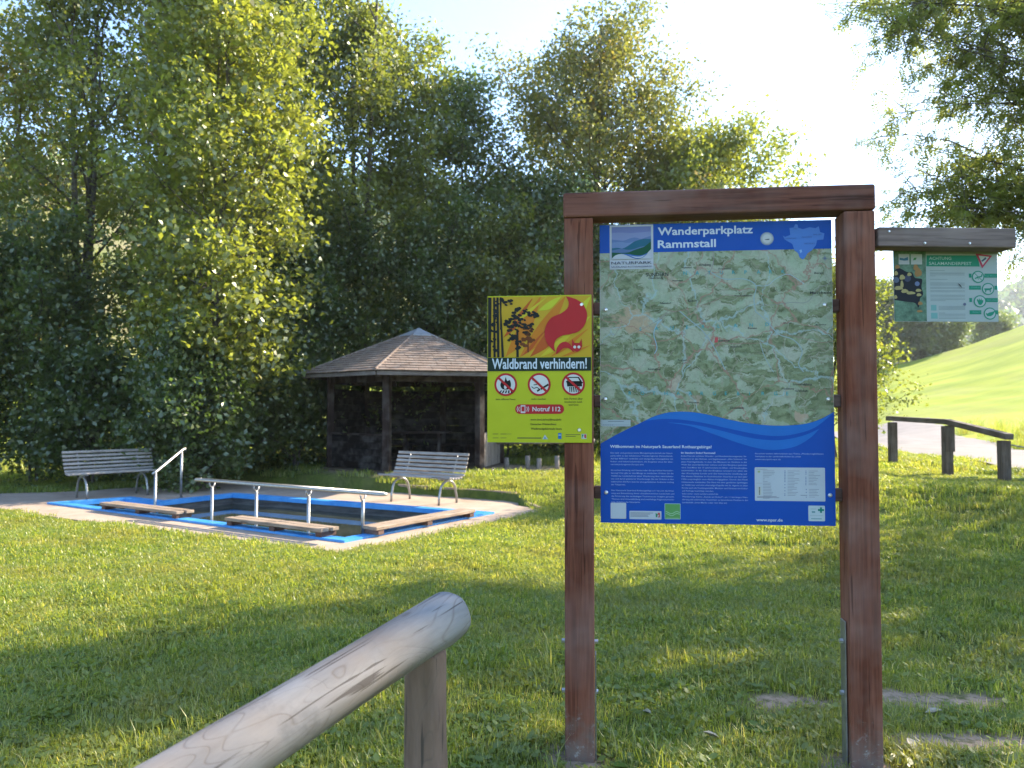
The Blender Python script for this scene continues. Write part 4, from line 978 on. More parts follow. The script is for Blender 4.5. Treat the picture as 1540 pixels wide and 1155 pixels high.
def c2(pts): return [bp(890+x/4.053, 310+y/4.053) for x, y in pts]
def smooth(pts, n=6):
    out = []
    P = [pts[0]]+pts+[pts[-1]]
    for i in range(1, len(P)-2):
        for k in range(n):
            t = k/n; a, b, c, d = P[i-1], P[i], P[i+1], P[i+2]
            out.append(tuple(.5*((2*b[j])+(-a[j]+c[j])*t+(2*a[j]-5*b[j]+4*c[j]-d[j])*t*t+(-a[j]+3*b[j]-3*c[j]+d[j])*t**3) for j in (0, 1)))
    return out+[pts[-1]]
BLUE = (.004, .075, .40); LBL = (.015, .150, .52); WHT = (.62, .65, .70); PWH = (.50, .54, .58)
mm = map_material()
pr_.build('map_print', [(rect(BX0+.001, BZ0+.3, BX1-.001, BZ1-.10), mm, 1)])
HB = BZ1-.128
top_b = c3(smooth([(60, 438), (180, 372), (300, 315), (400, 268), (500, 244), (620, 243), (740, 262), (860, 290), (1000, 315), (1150, 325), (1300, 315), (1400, 285), (1480, 240)]))
top_b[0] = (BX0, top_b[0][1]); top_b[-1] = (BX1, top_b[-1][1])
pr_.build('header_print', [(rect(BX0, HB, BX1, BZ1), BLUE, 2)])
pr_.build('blue_print', [(top_b+[(BX1, BZ0), (BX0, BZ0)], BLUE, 2)])
low = c3(smooth([(340, 297), (450, 286), (560, 290), (700, 310), (850, 343), (1000, 374), (1130, 388), (1250, 376), (1370, 335), (1478, 246)]))
ub = c3(smooth([(340, 297), (400, 270), (500, 246), (620, 245), (740, 264), (860, 292), (1000, 317), (1150, 327), (1300, 317), (1400, 287), (1476, 244)]))
cr = c3(smooth([(480, 308), (620, 330), (760, 378), (900, 427), (1030, 463), (1130, 472), (1250, 452), (1340, 400), (1395, 343)])+smooth([(1395, 343), (1300, 385), (1180, 411), (1080, 412), (960, 395), (820, 360), (680, 328), (560, 312), (482, 307)]))
pr_.build('wave_print', [(ub+low[::-1], LBL, 3), (cr, LBL, 3)])
reg = c2([(1170, 172), (1185, 180), (1215, 168), (1210, 125), (1235, 122), (1245, 100), (1258, 104), (1262, 124), (1290, 132), (1330, 120), (1365, 126), (1384, 114), (1392, 150), (1418, 158), (1412, 196), (1375, 200), (1368, 232), (1345, 262), (1318, 282), (1304, 308), (1290, 320), (1272, 306), (1262, 280), (1240, 262), (1228, 224), (1208, 212), (1182, 196)])
pr_.build('region_shape', [(reg, (.075, .20, .56), 4), (c2([(1270, 262), (1282, 258), (1286, 272), (1276, 282)]), (.25, .42, .70), 5)])
text_mesh([(t, *bp(890+x/4.053, 310+y/4.053), .006, bp(890+x2/4.053, 400)[0], 0) for t, x, y, x2 in (('SOEST', 1232, 134, 1262), ('LÜDENSCHEID', 1186, 194, 1254), ('MESCHEDE', 1285, 186, 1345), ('BRILON', 1352, 170, 1402), ('BERLEBURG', 1300, 226, 1362))], -.0018-.0032, ink((.05, .10, .30)), PN, 'town_lettering')
# seal
sc0 = c2([(1076, 191)])[0]
pr_.build('seal', [(disc(*sc0, .029), (.34, .38, .42), 4), (disc(*sc0, .0275), (.20, .24, .30), 5), (disc(*sc0, .0255), (.42, .45, .48), 6), (disc(*sc0, .019), (.56, .57, .58), 7),
    ([(sc0[0]-.011, sc0[1]-.003), (sc0[0]-.006, sc0[1]-.006), (sc0[0]+.008, sc0[1]-.006), (sc0[0]+.012, sc0[1]-.002), (sc0[0]+.004, sc0[1]-.001), (sc0[0]-.002, sc0[1]-.003)], (.06, .07, .08), 8)])
# park logo
def c1(pts): return [bp(900+x/8.556, 325+y/8.556) for x, y in pts]
LX = c1([(150, 110), (735, 90), (735, 665), (155, 685)]); x0l, x1l = BX0+.045, BX0+.240; z1l = BZ1-.0; z0l = BZ1-.203
def lg(pts): return [(x0l+(x-155)/(735-155)*(x1l-x0l), z1l-.002-(y-100)/(675-100)*(z1l-z0l-.002)) for x, y in pts]
pr_.build('park_logo', [(lg([(155, 100), (735, 100), (735, 675), (155, 675)]), (.50, .52, .57), 4),
    (lg([(182, 122), (705, 122), (705, 520), (182, 520)]), (.17, .20, .42), 5),
    (lg(smooth([(182, 200), (300, 196), (450, 205), (705, 190)])+[(705, 520), (182, 520)]), (.22, .26, .46), 6),
    (lg(smooth([(182, 285), (260, 295), (340, 302), (430, 275), (500, 265), (570, 285), (640, 265), (705, 248)])+[(705, 500), (182, 500)]), (.12, .19, .38), 7),
    (lg(smooth([(182, 325), (300, 318), (400, 335), (470, 318), (560, 330), (705, 330)])+[(705, 500), (182, 500)]), (.17, .25, .45), 8),
    (lg(smooth([(182, 400), (260, 395), (330, 405), (410, 365), (480, 320), (560, 295), (620, 285), (705, 290)])+[(705, 500), (182, 500)]), (.018, .12, .19), 9),
    (lg(smooth([(182, 430), (300, 410), (400, 425), (480, 415), (560, 390), (705, 370)])+[(705, 500), (182, 500)]), (.10, .17, .33), 10),
    (lg(smooth([(182, 455), (300, 462), (400, 458), (480, 430), (560, 405), (620, 385), (705, 320)])+[(705, 430), (640, 480), (560, 510), (182, 535)]), (.008, .085, .040), 11),
    (lg(smooth([(182, 535), (230, 495), (300, 478), (380, 490), (460, 510), (540, 518), (610, 500), (660, 465), (706, 418)])+[(706, 545), (182, 545)]), (.50, .52, .57), 12),
    (lg(smooth([(290, 472), (400, 480), (500, 498), (580, 498), (660, 468)])+smooth([(660, 472), (610, 520), (540, 545), (470, 535), (400, 505), (340, 482)])), (.05, .15, .42), 13),
    (lg(smooth([(400, 492), (480, 512), (560, 515), (630, 492)])+smooth([(628, 496), (570, 532), (500, 532), (440, 508)])), (.48, .52, .60), 14)])
text_mesh([('NATURPARK', *lg([(176, 612)])[0], .0125, lg([(712, 0)])[0][0], .0), ('SAUERLAND ROTHAARGEBIRGE', *lg([(176, 655)])[0], .0075, lg([(712, 0)])[0][0], 0)], -.0018-.0072, ink((.02, .03, .05)), PN, 'logo_lettering')
def T2(px, py): return bp(px, py)
text_mesh([('Wanderparkplatz', *bp(991.5, 352), .0345, bp(1134.5, 350)[0], .022), ('Rammstall', *bp(991.5, 371.5), .0345, bp(1079.5, 370)[0], .022)], -.0018-.0022, ink((.60, .66, .76)), PN, 'title_lettering')
text_mesh([('Willkommen im Naturpark Sauerland Rothaargebirge!', *bp(919.8, 674), .0125, bp(1074.5, 674)[0], .02), ('Ihr Standort: Endorf Rammstall', *bp(1028.5, 682.5), .0075, bp(1080, 680)[0], .02), ('www.npsr.de', *bp(1142, 783), .0125, bp(1181, 783)[0], .02)], -.0018-.0022, ink((.60, .66, .76)), PN, 'heading_lettering')
L1 = ['Die wald- und gewässerreiche Mittelgebirgslandschaft des Natur-', 'parks zählt zu den beliebtesten Wanderregionen Deutschlands.', 'Auf fast 4000 km² verbinden sich einzigartige Schutzgebiete mit', 'Kultur- und Industriedenkmälern, die Zeugnisse eines der ältes-', 'ten Industrieregionen Europas sind.', '',
      'Sie suchen Erholung und Genuss oder die sportliche Herausfor-', 'derung? Hier gibt es eine Menge zu entdecken. Erleben Sie die', 'Vielfalt der Landschaft bei einer Wanderung über naturbelasse-', 'nen und durch prämierte Wanderwege. Bei der Einkehr in den', 'malerischen Dörfern lässt Sie eine gemütlichen Ambiente entlang', 'der Talsperren.', '',
      'Der Naturpark Sauerland Rothaargebirge e.V. hat sich die Erhal-', 'tung und Entwicklung dieser charakteristischen Landschaft und', 'die Förderung des nachhaltigen Tourismus zur Aufgabe gemacht.', 'Themen sind Umweltbildung und nachhaltige Regionalentwick-', 'lung. Aufgaben des Naturparks.']
L2 = ['Endorf hat ein schönes Wander- und Rundwanderwegenetz. Se-', 'henswert ist das Heimat- und Jagdmuseum „Alte Scheune“ im', 'alten Fabrikgebäude. In dem das Museum ist. Einblick in die', 'Welt des sauerländischen Lebens und des Bergbaus geboten', 'wird. Seit Mitte des 17. Jahrhunderts ist Silber- und Eisenbergbau', 'nachweisbar. In der Zeit des Bergbaus entstand vor allem die', 'der Kirchplatz-Linde und die historische Siedlung auf', 'Die älteste Glashütte im Kurkölnischen Sauerland aus dem Jahr', '1536 ursprünglich vom Abbau freigegeben. Durch den Fleiß', 'Hüttenwerks entstanden. Das Haus mit einer geistlichen Spielwagen', 'an Feldkreuz und eine ehemalige Kapelle mit St. Agatha in alten', 'Kirche auch als Freskengemälde. Museum und Scheune mit Kultur', 'auf Anfrage besichtigt werden.', 'Infos unter: www.sundern-endorf.de', 'Wanderweg: Kleine „Runde um Endorf“, ein 11 km langes Wan-', 'derweg mit zahlreichen Aussichten zu besonderen Punkten in der', 'Landschaft. (rote Marke oder rein blau an)']
L3 = ['Sie suchen weitere Informationen zum Thema „Wandermöglichkeiten', 'Verhalten in der Landschaft finden Sie unter', 'www.naturpark-npsr.de']
bl = []
for i, s in enumerate(L1):
    if s: full = i not in (4, 11, 17); bl.append((s, *bp(920.5+i*.12, 682.6+i*4.31), .0060, bp((1016 if full else 920.5+1.45*len(s))+i*.12, 690)[0], .006))
for i, s in enumerate(L2):
    full = i not in (12, 13, 16); bl.append((s, *bp(1028.5+i*.14, 687+i*4.34), .0060, bp((1127 if full else 1028+1.6*len(s))+i*.12, 690)[0], .006))
for i, s in enumerate(L3): bl.append((s, *bp(1139.5, 683+i*4.3), .0058, bp(1139.5+(101, 68, 38)[i], 690)[0], .006))
text_mesh(bl, -.0018-.0022, ink((.36, .47, .70)), PN, 'body_lettering')
# lower stickers
def c5(pts): return [bp(900+x/8.556, 710+y/8.556) for x, y in pts]
def c6(pts): return [bp(1080+x/8.105, 700+y/8.105) for x, y in pts]
def box5(x0, y0, x1, y1, r=.003): a = c5([(x0, y1)])[0]; b = c5([(x1, y0)])[0]; return rrect(a[0], a[1], b[0], b[1], r, 3)
def box6(x0, y0, x1, y1, r=.003): a = c6([(x0, y1)])[0]; b = c6([(x1, y0)])[0]; return rrect(a[0], a[1], b[0], b[1], r, 3)
GRN = (.12, .33, .10)
it = [(box5(182, 397, 385, 598), PWH, 3), (box5(430, 502, 847, 604), PWH, 3), (box5(890, 404, 1095, 604), (.35, .50, .55), 3), (box5(897, 411, 1088, 598, .001), GRN, 4)]
it += [(c5(line2([(905+i*30, y+16*math.sin(i*1.3+y)) for i in range(7)], 9)), (.35, .55, .35), 5) for y in (520, 545)]
it += [(box5(910, 588, 1075, 592, .0001), (.4, .58, .4), 5), (box5(800, 522, 830, 582, .0005), (.50, .10, .10), 4), (c5([(770, 525), (800, 540), (790, 580), (775, 580)]), (.02, .25, .12), 4), (c5([(800, 560), (815, 545), (815, 575)]), PWH, 5)]
it += [(box5(440, 522+i*15, 740-(0, 40, 70, 60)[i], 527+i*15, .0001), (.22, .24, .28), 4) for i in range(4)]
pr_.build('sticker_row', it)
it = [(box6(485, 25, 1318, 426, .004), PWH, 3), (box6(1127, 484, 1320, 670, .004), (.50, .58, .60), 3)]
rs = np.random.RandomState(8)
for x, y0, n in ((580, 62, 19), (875, 62, 17), (1125, 62, 10), (1130, 285, 6)):
    for i in range(n):
        if x == 580 and i in (5, 6): wlen = 22
        else: wlen = rs.uniform(60, 160)
        y = y0+i*18.5; it.append((box6(x, y, x+wlen*.9, y+5, .0001), (.27, .29, .33), 4))
        if x > 700 and rs.uniform() < .75: it.append((box6(x-38, y-2, x-26, y+8, .0001), (.15, .2, .35), 4))
it += [(box6(515, 62, 545, 86, .0003), (.35, .42, .22), 4), (box6(518, 255, 560, 355, .0003), (.52, .53, .48), 4), (box6(505, 212, 572, 217, .0001), (.4, .4, .42), 4)]
it += [(box6(533, 262+i*16, 545, 272+i*16, .0003), (.07, .06, .05), 5) for i in range(6)]+[(box6(500, 42, 630, 47, .0001), (.25, .26, .3), 4), (box6(510, 372, 745, 377, .0001), (.25, .26, .3), 4), (box6(510, 386, 775, 391, .0001), (.25, .26, .3), 4), (box6(1030, 356, 1110, 362, .0001), (.2, .22, .26), 4)]
TE = (.0, .20, .15)
it += [(box6(1238, 525, 1310, 547, .0001), TE, 4), (box6(1263, 503, 1285, 570, .0001), TE, 5), (box6(1150, 520, 1215, 527, .0001), (.3, .42, .42), 4), (box6(1165, 550, 1205, 570, .0005), (.15, .3, .32), 4), (box6(1145, 600, 1300, 606, .0001), (.38, .47, .48), 4), (box6(1158, 638, 1285, 646, .0001), (.15, .3, .3), 4)]
pr_.build('legend_print', it)
# things printed on the map itself
TEAL = (.05, .33, .36)
mt = []
def spaced(s, x0, y0, x1, y1):
    for i, ch in enumerate(s): f = i/(len(s)-1); mt.append((ch, *c2([(x0+(x1-x0)*f, y0+(y1-y0)*f)])[0], .016, None, .01))
spaced('NATURPARK', 570, 415, 1165, 405); spaced('SAUERLAND', 300, 760, 1070, 730)
for i, ch in enumerate('ROTHAARGEBIRGE'): mt.append((ch, *c3([(235+i*74, 140)])[0], .016, None, .01))
text_mesh(mt, -.0018-.0016, ink(TEAL), PN, 'map_title_lettering')
names = [('SUNDERN', 340, 425, .012, 115), ('(Sauerland)', 355, 440, .006, 75), ('Arnsberg', 665, 360, .008, 60), ('Hellefeld', 560, 375, .005, 50), ('Freienohl', 785, 382, .006, 62), ('Meschede', 1335, 532, .008, 105), ('Berge', 1360, 408, .006, 45), ('Endorf', 600, 580, .006, 45), ('Wenholthausen', 880, 548, .005, 90), ('Westenfeld', 500, 455, .005, 55), ('Stockum', 520, 300+395, .0, 0),
         ('Allendorf', 425, 595, .006, 60), ('Eslohe', 1185, 560+150, .0, 0), ('Reiste', 965, 748, .006, 45), ('Cobbenrode', 845, 862, .006, 70), ('Serkenrode', 790, 825, .006, 55), ('Finnentrop', 265, 880, .007, 65), ('Bremke', 1370, 725, .005, 50), ('Rönkhausen', 355, 1000, .006, 65), ('Fretter', 540, 945, .006, 45), ('Dorlar', 1180, 715, .005, 40)]
nl = [(s, *c2([(x, y)])[0], h*1.35, c2([(x+w*1.2, y)])[0][0], .012) for s, x, y, h, w in names if h > 0]
nl += [(s, *c3([(x, y)])[0], .008, c3([(x+w*1.2, y)])[0][0], .012) for s, x, y, w in (('Lennestadt', 860, 222, 70), ('Schmallenberg', 1235, 78, 95), ('Fredeburg', 1170, 105, 60), ('Grafschaft', 1250, 118, 62), ('Bilstein', 610, 190, 50))]
text_mesh(nl, -.0018-.0016, ink((.03, .035, .04)), PN, 'place_name_lettering')
it = [(c2([(765, 800), (785, 800), (782, 830), (762, 832)]), (.55, .10, .10), 3)]
cs = c2([(1422, 312)])[0]
for a in range(8):
    th = a*math.pi/4; L_ = .017 if a % 2 == 0 else .009; w_ = .003
    it.append(([(cs[0]+math.cos(th)*L_, cs[1]+math.sin(th)*L_), (cs[0]+math.cos(th+1.57)*w_, cs[1]+math.sin(th+1.57)*w_), (cs[0], cs[1]), (cs[0]-math.cos(th+1.57)*w_, cs[1]-math.sin(th+1.57)*w_)], (.20, .25, .33), 3))
a = c3([(65, 332)])[0]; b = c3([(248, 292)])[0]
it += [(rrect(a[0], a[1], b[0], b[1], .001, 2), (.40, .46, .48), 3)]+[(rect(a[0]+.006+i*.0085, a[1]+.005, a[0]+.011+i*.0085, a[1]+.0075), (.08, .09, .1), 4) for i in range(6)]+[(rect(a[0]+.055, a[1]+.006, b[0]-.006, a[1]+.007), (.2, .22, .24), 4), (rect(a[0]+.03, b[1]-.008, b[0]-.03, b[1]-.0055), (.15, .17, .2), 4)]
# main road and rail lines traced over the map
def rl(pts, w, col, lay): it.append((line2(smooth(c2(pts)), w), col, lay))
rl([(450, 625), (520, 640), (640, 615), (760, 575), (830, 540), (900, 545), (990, 545)], 0.0019, (.33, .18, .16), 2)
rl([(1000, 600), (1100, 600), (1220, 585), (1320, 580), (1380, 500), (1475, 460)], 0.0018, (.22, .21, .22), 2)
rl([(300, 760), (380, 715), (450, 670), (480, 630)], 0.0017, (.26, .22, .22), 2)
rl([(60, 840), (120, 820), (190, 700), (100, 675), (60, 690)], 0.0015, (.30, .22, .20), 2)
rl([(550, 640), (620, 700), (690, 760), (760, 860), (830, 1000)], 0.0039, (.29, .39, .40), 2)
rl([(760, 860), (820, 840), (960, 835), (1060, 830), (1160, 785), (1280, 800), (1400, 830), (1475, 820)], 0.0018, (.35, .19, .17), 2)
rl([(1010, 640), (1070, 690), (1120, 750), (1160, 785), (1240, 815), (1290, 880), (1270, 960), (1300, 1010)], 0.0042, (.31, .40, .40), 2)
rl([(740, 400), (820, 440), (940, 440), (1010, 480), (1000, 560), (1010, 640)], 0.0042, (.30, .40, .40), 2)
rl([(1010, 480), (1080, 480), (1130, 440), (1200, 410), (1260, 440), (1300, 470)], 0.0024, (.36, .47, .52), 2)
rl([(395, 900), (410, 860), (390, 780), (410, 720), (440, 690)], 0.0036, (.28, .44, .52), 2)
rl([(1040, 830), (1060, 900), (1100, 980), (1120, 1012)], 0.0030, (.31, .40, .40), 2)
rl([(750, 270), (755, 320), (740, 380), (700, 420)], 0.0024, (.30, .22, .24), 2)
rl([(480, 390), (470, 440), (500, 490)], 0.0015, (.35, .17, .15), 2)
pr_.build('map_mark', it)['kind'] = 'stuff'
bs = None
for (px, py) in ((914, 741), (1250.5, 744), (912, 601), (1247, 600.5), (912, 466), (1241, 458)):
    x, z = bp(px, py); o = MB().tube([(0, 0, 0), (0, -.004, 0), (0, -.007, 0)], [.0095, .0085, .004], 14).build('screw', M['bolt'], IB) if bs is None else inst(bs, IB); bs = bs or o; o.location = (x, -.0022, z)

# ------------------------------------------------------------------ yellow forest fire sign on the left post
YS = empty('fire_warning_sign', (FO[0], FO[1], 1.41), FA, 'yellow forest fire warning sign screwed to the left post of the map board', 'sign')
YW = .466; YH = .657; YX = -.409
yp = MB().box((YX+YW/2, -.071, YH/2), (YW, .004, YH)).build('panel', ink((.50, .52, .018)), YS)
ypr = Print(yp, -.0732)
def y1(pts): return [(YX+(x-42)/(548-42)*YW, (1108-y)/(1108-395)*YH) for x, y in pts]
ORG = (.60, .20, .015); DOR = (.50, .10, .015); YEL = (.62, .50, .03); RED = (.48, .022, .025); BLK = (.012, .014, .012); LIM = (.56, .56, .03)
fl = [(y1([(45, 400), (545, 400), (545, 695), (45, 695)]), (.58, .36, .02), 1)]
def streak(x0, y0, x1, y1_, w, col, lay):
    dx, dy = x1-x0, y1_-y0; l = math.hypot(dx, dy); nx, ny = -dy/l, dx/l
    pts = []
    for k in range(9): q = k/8; pts.append((x0+dx*q+nx*w*math.sin(math.pi*q)+nx*8*math.sin(q*7), y0+dy*q+ny*w*math.sin(math.pi*q)))
    for k in range(8, -1, -1): q = k/8; pts.append((x0+dx*q-nx*w*.4*math.sin(math.pi*q), y0+dy*q-ny*w*.4*math.sin(math.pi*q)))
    fl.append((y1([(min(544, max(46, a)), min(694, max(401, b))) for a, b in pts]), col, lay))
streak(130, 694, 300, 402, 46, ORG, 2); streak(200, 694, 420, 402, 50, ORG, 2.4); streak(250, 694, 440, 470, 40, DOR, 2.8); streak(120, 600, 260, 410, 20, DOR, 3.2)
streak(290, 470, 400, 402, 24, LIM, 3.6); streak(300, 694, 470, 560, 22, YEL, 3.4); streak(350, 694, 530, 560, 16, ORG, 3.8); streak(210, 690, 330, 560, 12, DOR, 4); streak(380, 600, 540, 500, 30, LIM, 3); streak(180, 520, 330, 405, 12, YEL, 4.2); streak(400, 694, 540, 640, 10, ORG, 4.4)
streak(480, 480, 544, 402, 20, LIM, 3)
ypr.build('flame_print', fl)
bk = [(y1([(45, 402), (62, 402), (60, 695), (45, 695)]), BLK, 6), (y1([(70, 402), (80, 402), (83, 695), (72, 695)]), BLK, 6), (y1([(86, 402), (97, 402), (102, 695), (90, 695)]), BLK, 6.3), (y1([(102, 402), (106, 402), (124, 695), (112, 695)]), BLK, 6.6), (y1([(106, 402), (112, 402), (108, 560), (104, 560)]), BLK, 6), (y1([(184, 560), (194, 560), (196, 695), (184, 695)]), BLK, 6), (y1([(238, 600), (244, 600), (245, 672), (238, 672)]), (.16, .04, .01), 5.6)]
rs = np.random.RandomState(6)
def frond(cx, cy, rx, ry, n, col, lay):
    for i in range(n):
        a = rs.uniform(0, 6.28); q = math.sqrt(rs.uniform(0, 1)); x, y = cx+rx*q*math.cos(a), cy+ry*q*math.sin(a); s_ = rs.uniform(8, 17)
        bk.append((y1([(x+s_*(.6+.5*((j*7+i) % 3)/2)*math.cos(j*.9+i), y+s_*.6*(.6+.5*((j*5+i) % 3)/2)*math.sin(j*.9+i)) for j in range(7)]), col, lay+i*.012))
frond(205, 480, 45, 26, 20, BLK, 6); frond(160, 520, 42, 26, 16, BLK, 6.2); frond(225, 540, 36, 36, 16, BLK, 6.1); frond(150, 600, 36, 18, 12, BLK, 6.1); frond(262, 490, 34, 14, 10, BLK, 6.2); frond(175, 560, 40, 22, 12, BLK, 6.3); frond(195, 640, 14, 30, 6, BLK, 6); frond(243, 570, 26, 22, 12, (.10, .03, .008), 5.2); frond(240, 620, 38, 22, 14, (.16, .045, .01), 5.2)
frond(125, 425, 40, 20, 9, BLK, 6); frond(80, 480, 16, 60, 8, BLK, 6.6); frond(75, 600, 18, 70, 10, BLK, 6.7)
ypr.build('tree_silhouette', bk)
tail = smooth([(425, 402), (438, 430), (432, 460), (400, 485), (355, 505), (328, 545), (322, 590), (335, 630), (358, 658), (372, 668), (368, 640), (378, 610), (410, 592), (450, 585), (490, 570), (518, 535), (527, 490), (510, 445), (480, 420), (450, 408), (425, 402)])
body = smooth([(378, 683), (380, 655), (398, 630), (425, 622), (450, 640), (462, 672), (440, 655), (415, 652), (395, 668), (378, 683)])
face = [(455, 608), (466, 628), (490, 628), (500, 606), (503, 645), (492, 665), (478, 672), (462, 664), (453, 645)]
ypr.build('squirrel_print', [(y1(tail), RED, 10), (y1(body), RED, 10), (y1(face), RED, 10)]+[(y1(disc(x, 648, 7, 12)), (.72, .68, .6), 11) for x in (467, 487)])
ypr.build('title_band', [(y1([(44, 697), (545, 697), (545, 762), (44, 762)]), (.012, .028, .018), 7)])
def yt(s, x, y, h, x2, b=.0): p_ = y1([(x, y)])[0]; return (s, p_[0], p_[1], h, y1([(x2, y)])[0][0] if x2 else None, b)
text_mesh([yt('Waldbrand verhindern!', 65, 751, .046, 525, .018)], -.0732-.0045, ink((.62, .68, .74)), yp, 'title_lettering')
it = []
for (cx, cy) in ((132, 828), (295, 828), (460, 826)):
    it += [(y1(disc(cx, cy, 56)), RED, 2), (y1(disc(cx, cy, 46)), (.66, .66, .62), 3)]
def yy(pts, col=BLK, lay=4): it.append((y1(pts), col, lay))
yy(smooth([(132, 790), (140, 810), (152, 806), (158, 830), (148, 850), (118, 850), (106, 832), (112, 812), (122, 822), (132, 790)]))
yy(smooth([(131, 822), (138, 836), (134, 848), (126, 848), (124, 836), (131, 822)]), (.66, .66, .62), 5)
for k in range(5): x = 108+k*12; yy([(x, 856), (x+7, 856), (x+3+(k-2)*3, 870), (x-4+(k-2)*3, 870)])
yy([(300, 846), (338, 824), (342, 832), (304, 855)]); yy([(283, 856), (298, 847), (301, 855), (287, 864)])
yy(line2(smooth([(268, 830), (285, 826), (278, 812), (264, 806), (262, 794)]), 4)); yy(line2(smooth([(258, 838), (270, 846), (284, 842), (294, 850)]), 4))
yy([(428, 816), (436, 792), (486, 792), (500, 812), (502, 838), (430, 838)]); yy([(440, 797), (482, 797), (490, 812), (436, 812)], (.66, .66, .62), 5); yy(line2([(425, 815), (505, 820)], 7))
for k in range(6): yy([(440+k*9, 840), (446+k*9, 840), (444+k*8, 866), (441+k*8, 866)])
for (cx, cy) in ((132, 828), (295, 828), (460, 826)): it.append((y1([(cx-40, cy-30), (cx-32, cy-38), (cx+40, cy+30), (cx+32, cy+38)]), RED, 6))
ypr.build('prohibition_symbol', it)
pill = [(y1([(x, y) for x, y in rrect(178, 924, 415, 970, 22.5, 6)]), RED, 2), (y1(rrect(205, 928, 228, 966, 3, 2)), (.66, .6, .6), 3), (y1([(209, 934), (224, 934), (224, 958), (209, 958)]), RED, 4)]
pill += [(y1(line2([(199, 936), (195, 947), (199, 958)], 3)), (.66, .6, .6), 3), (y1(line2([(191, 934), (187, 947), (191, 960)], 3)), (.66, .6, .6), 3), (y1(line2([(234, 936), (238, 947), (234, 958)], 3)), (.66, .6, .6), 3), (y1(line2([(241, 934), (245, 947), (241, 960)], 3)), (.66, .6, .6), 3)]
ypr.build('emergency_pill', pill)
text_mesh([yt('Notruf 112', 262, 957, .0195, 398, .02)], -.0732-.0022, ink((.66, .64, .62)), yp, 'pill_lettering')
text_mesh([yt('kein offenes Feuer', 84, 903, .0082, 181, .006), yt('nicht rauchen', 257, 902, .0082, 327, .006), yt('kein Parken über', 415, 901, .0082, 505, .006), yt('trockenem Laub', 416, 916, .0082, 502, .006), yt('und Gras', 437, 930, .0082, 484, .006),
    yt('www.dwd.de/waldbrandinfo', 252, 1002, .009, 402, .01), yt('Deutscher Wetterdienst', 253, 1024, .009, 378, .01), yt('Waldbrandgefahrstufe heute', 254, 1046, .009, 404, .01)], -.0732-.001, ink((.03, .035, .015)), yp, 'caption_lettering')
it = [(y1([(188, 1084), (305, 1084), (305, 1089), (188, 1089)]), (.12, .13, .04), 1)]+[(y1([(x, 1066), (x+28, 1066), (x+28, 1069), (x, 1069)]), (.10, .11, .03), 1) for x in (68, 106)]+[(y1([(x, 1085), (x+30, 1085), (x+30, 1088), (x, 1088)]), (.16, .17, .04), 1) for x in (68, 106)]
it += [(y1([(134, 1066), (160, 1066), (160, 1069), (134, 1069)]), (.3, .32, .04), 1), (y1([(310, 1092), (322, 1070), (338, 1092)]), (.5, .55, .5), 1), (y1([(316, 1090), (322, 1080), (330, 1090)]), (.15, .3, .45), 2), (y1([(386, 1062), (402, 1062), (402, 1090), (386, 1090)]), (.02, .16, .42), 1), (y1([(388, 1070), (400, 1070), (400, 1074), (388, 1074)]), (.5, .6, .6), 2),
    (y1([(422, 1068), (492, 1068), (492, 1071), (422, 1071)]), (.12, .13, .04), 1), (y1([(422, 1076), (470, 1076), (470, 1079), (422, 1079)]), (.12, .13, .04), 1), (y1([(498, 1066), (522, 1066), (522, 1090), (498, 1090)]), (.5, .52, .5), 1), (y1([(500, 1068), (508, 1070), (502, 1088)]), (.02, .25, .1), 2), (y1([(511, 1068), (520, 1068), (520, 1086), (512, 1084)]), (.5, .05, .05), 2), (y1(disc(488, 1047, 8, 14)), (.38, .38, .30), 1)]
ypr.build('sponsor_logo', it)
for (x, y) in ((500, 443),):
    q = y1([(x, y)])[0]; o = MB().tube([(0, 0, 0), (0, -.006, 0)], [.010, .006], 12).build('screw', M['bolt'], YS); o.location = (q[0], -.074, q[1])
q = y1([(488, 1047)])[0]; o = MB().tube([(0, 0, 0), (0, -.006, 0)], [.009, .006], 12).build('screw', M['bolt'], YS); o.location = (q[0], -.074, q[1])

# ------------------------------------------------------------------ salamander sign on its arm
HS = empty('hanging_notice_sign', (1.575, 3.35, 0), R(1.2), 'pale green notice sign hanging from a short timber arm right of the board', 'sign')
o = MB().box((0, 0, 0), (.60, .10, .085)).build('arm', M['arm'], HS, bevel=.006); o.location = (.30, 0, 2.298); o.rotation_euler = (0, R(.35), 0)
for x, z in ((.045, 2.322), (.20, 2.272), (.395, 2.272)):
    q = MB().tube([(0, 0, 0), (0, -.005, 0)], [.006, .004], 10).build('screw', M['bolt'], HS); q.location = (x, -.0505, z)
SX0, SX1, SZ0, SZ1 = .117, .583, 1.945, 2.30
mb = MB(); n = 24; vs = []
def wav(x, z): return .056+.004*math.sin((x-SX0)*14+1)+.003*math.sin(z*16)
for i in range(n+1):
    for j in range(9):
        x = SX0+(SX1-SX0)*i/n; z = SZ0+(SZ1-SZ0)*j/8; vs.append((x, .0, z))
MBp = MB().box(((SX0+SX1)/2, .056, (SZ0+SZ1)/2), (SX1-SX0, .004, SZ1-SZ0)).build('panel', ink((.36, .42, .41)), HS)
spr = Print(MBp, .0538)
def s7(pts): return [(SX0+(x-62)/(1425-62)*(SX1-SX0), 1.945+(1010-y)/(1010-50)*(2.262-1.945)) for x, y in pts]
def sr_(x0, y0, x1, y1_): return s7([(x0, y1_), (x1, y1_), (x1, y0), (x0, y0)])
SG = (.015, .24, .15); SGl = (.10, .38, .30)
Ns2 = NT('leafy_photo_print', .4, .3); v = Ns2.co()
Ns2.color(Ns2.mix(Ns2.ramp(Ns2.noise(v, 28, 5, .7), [(.35, 0.), (.65, 1.)]), (.03, .075, .045), (.12, .23, .15)))
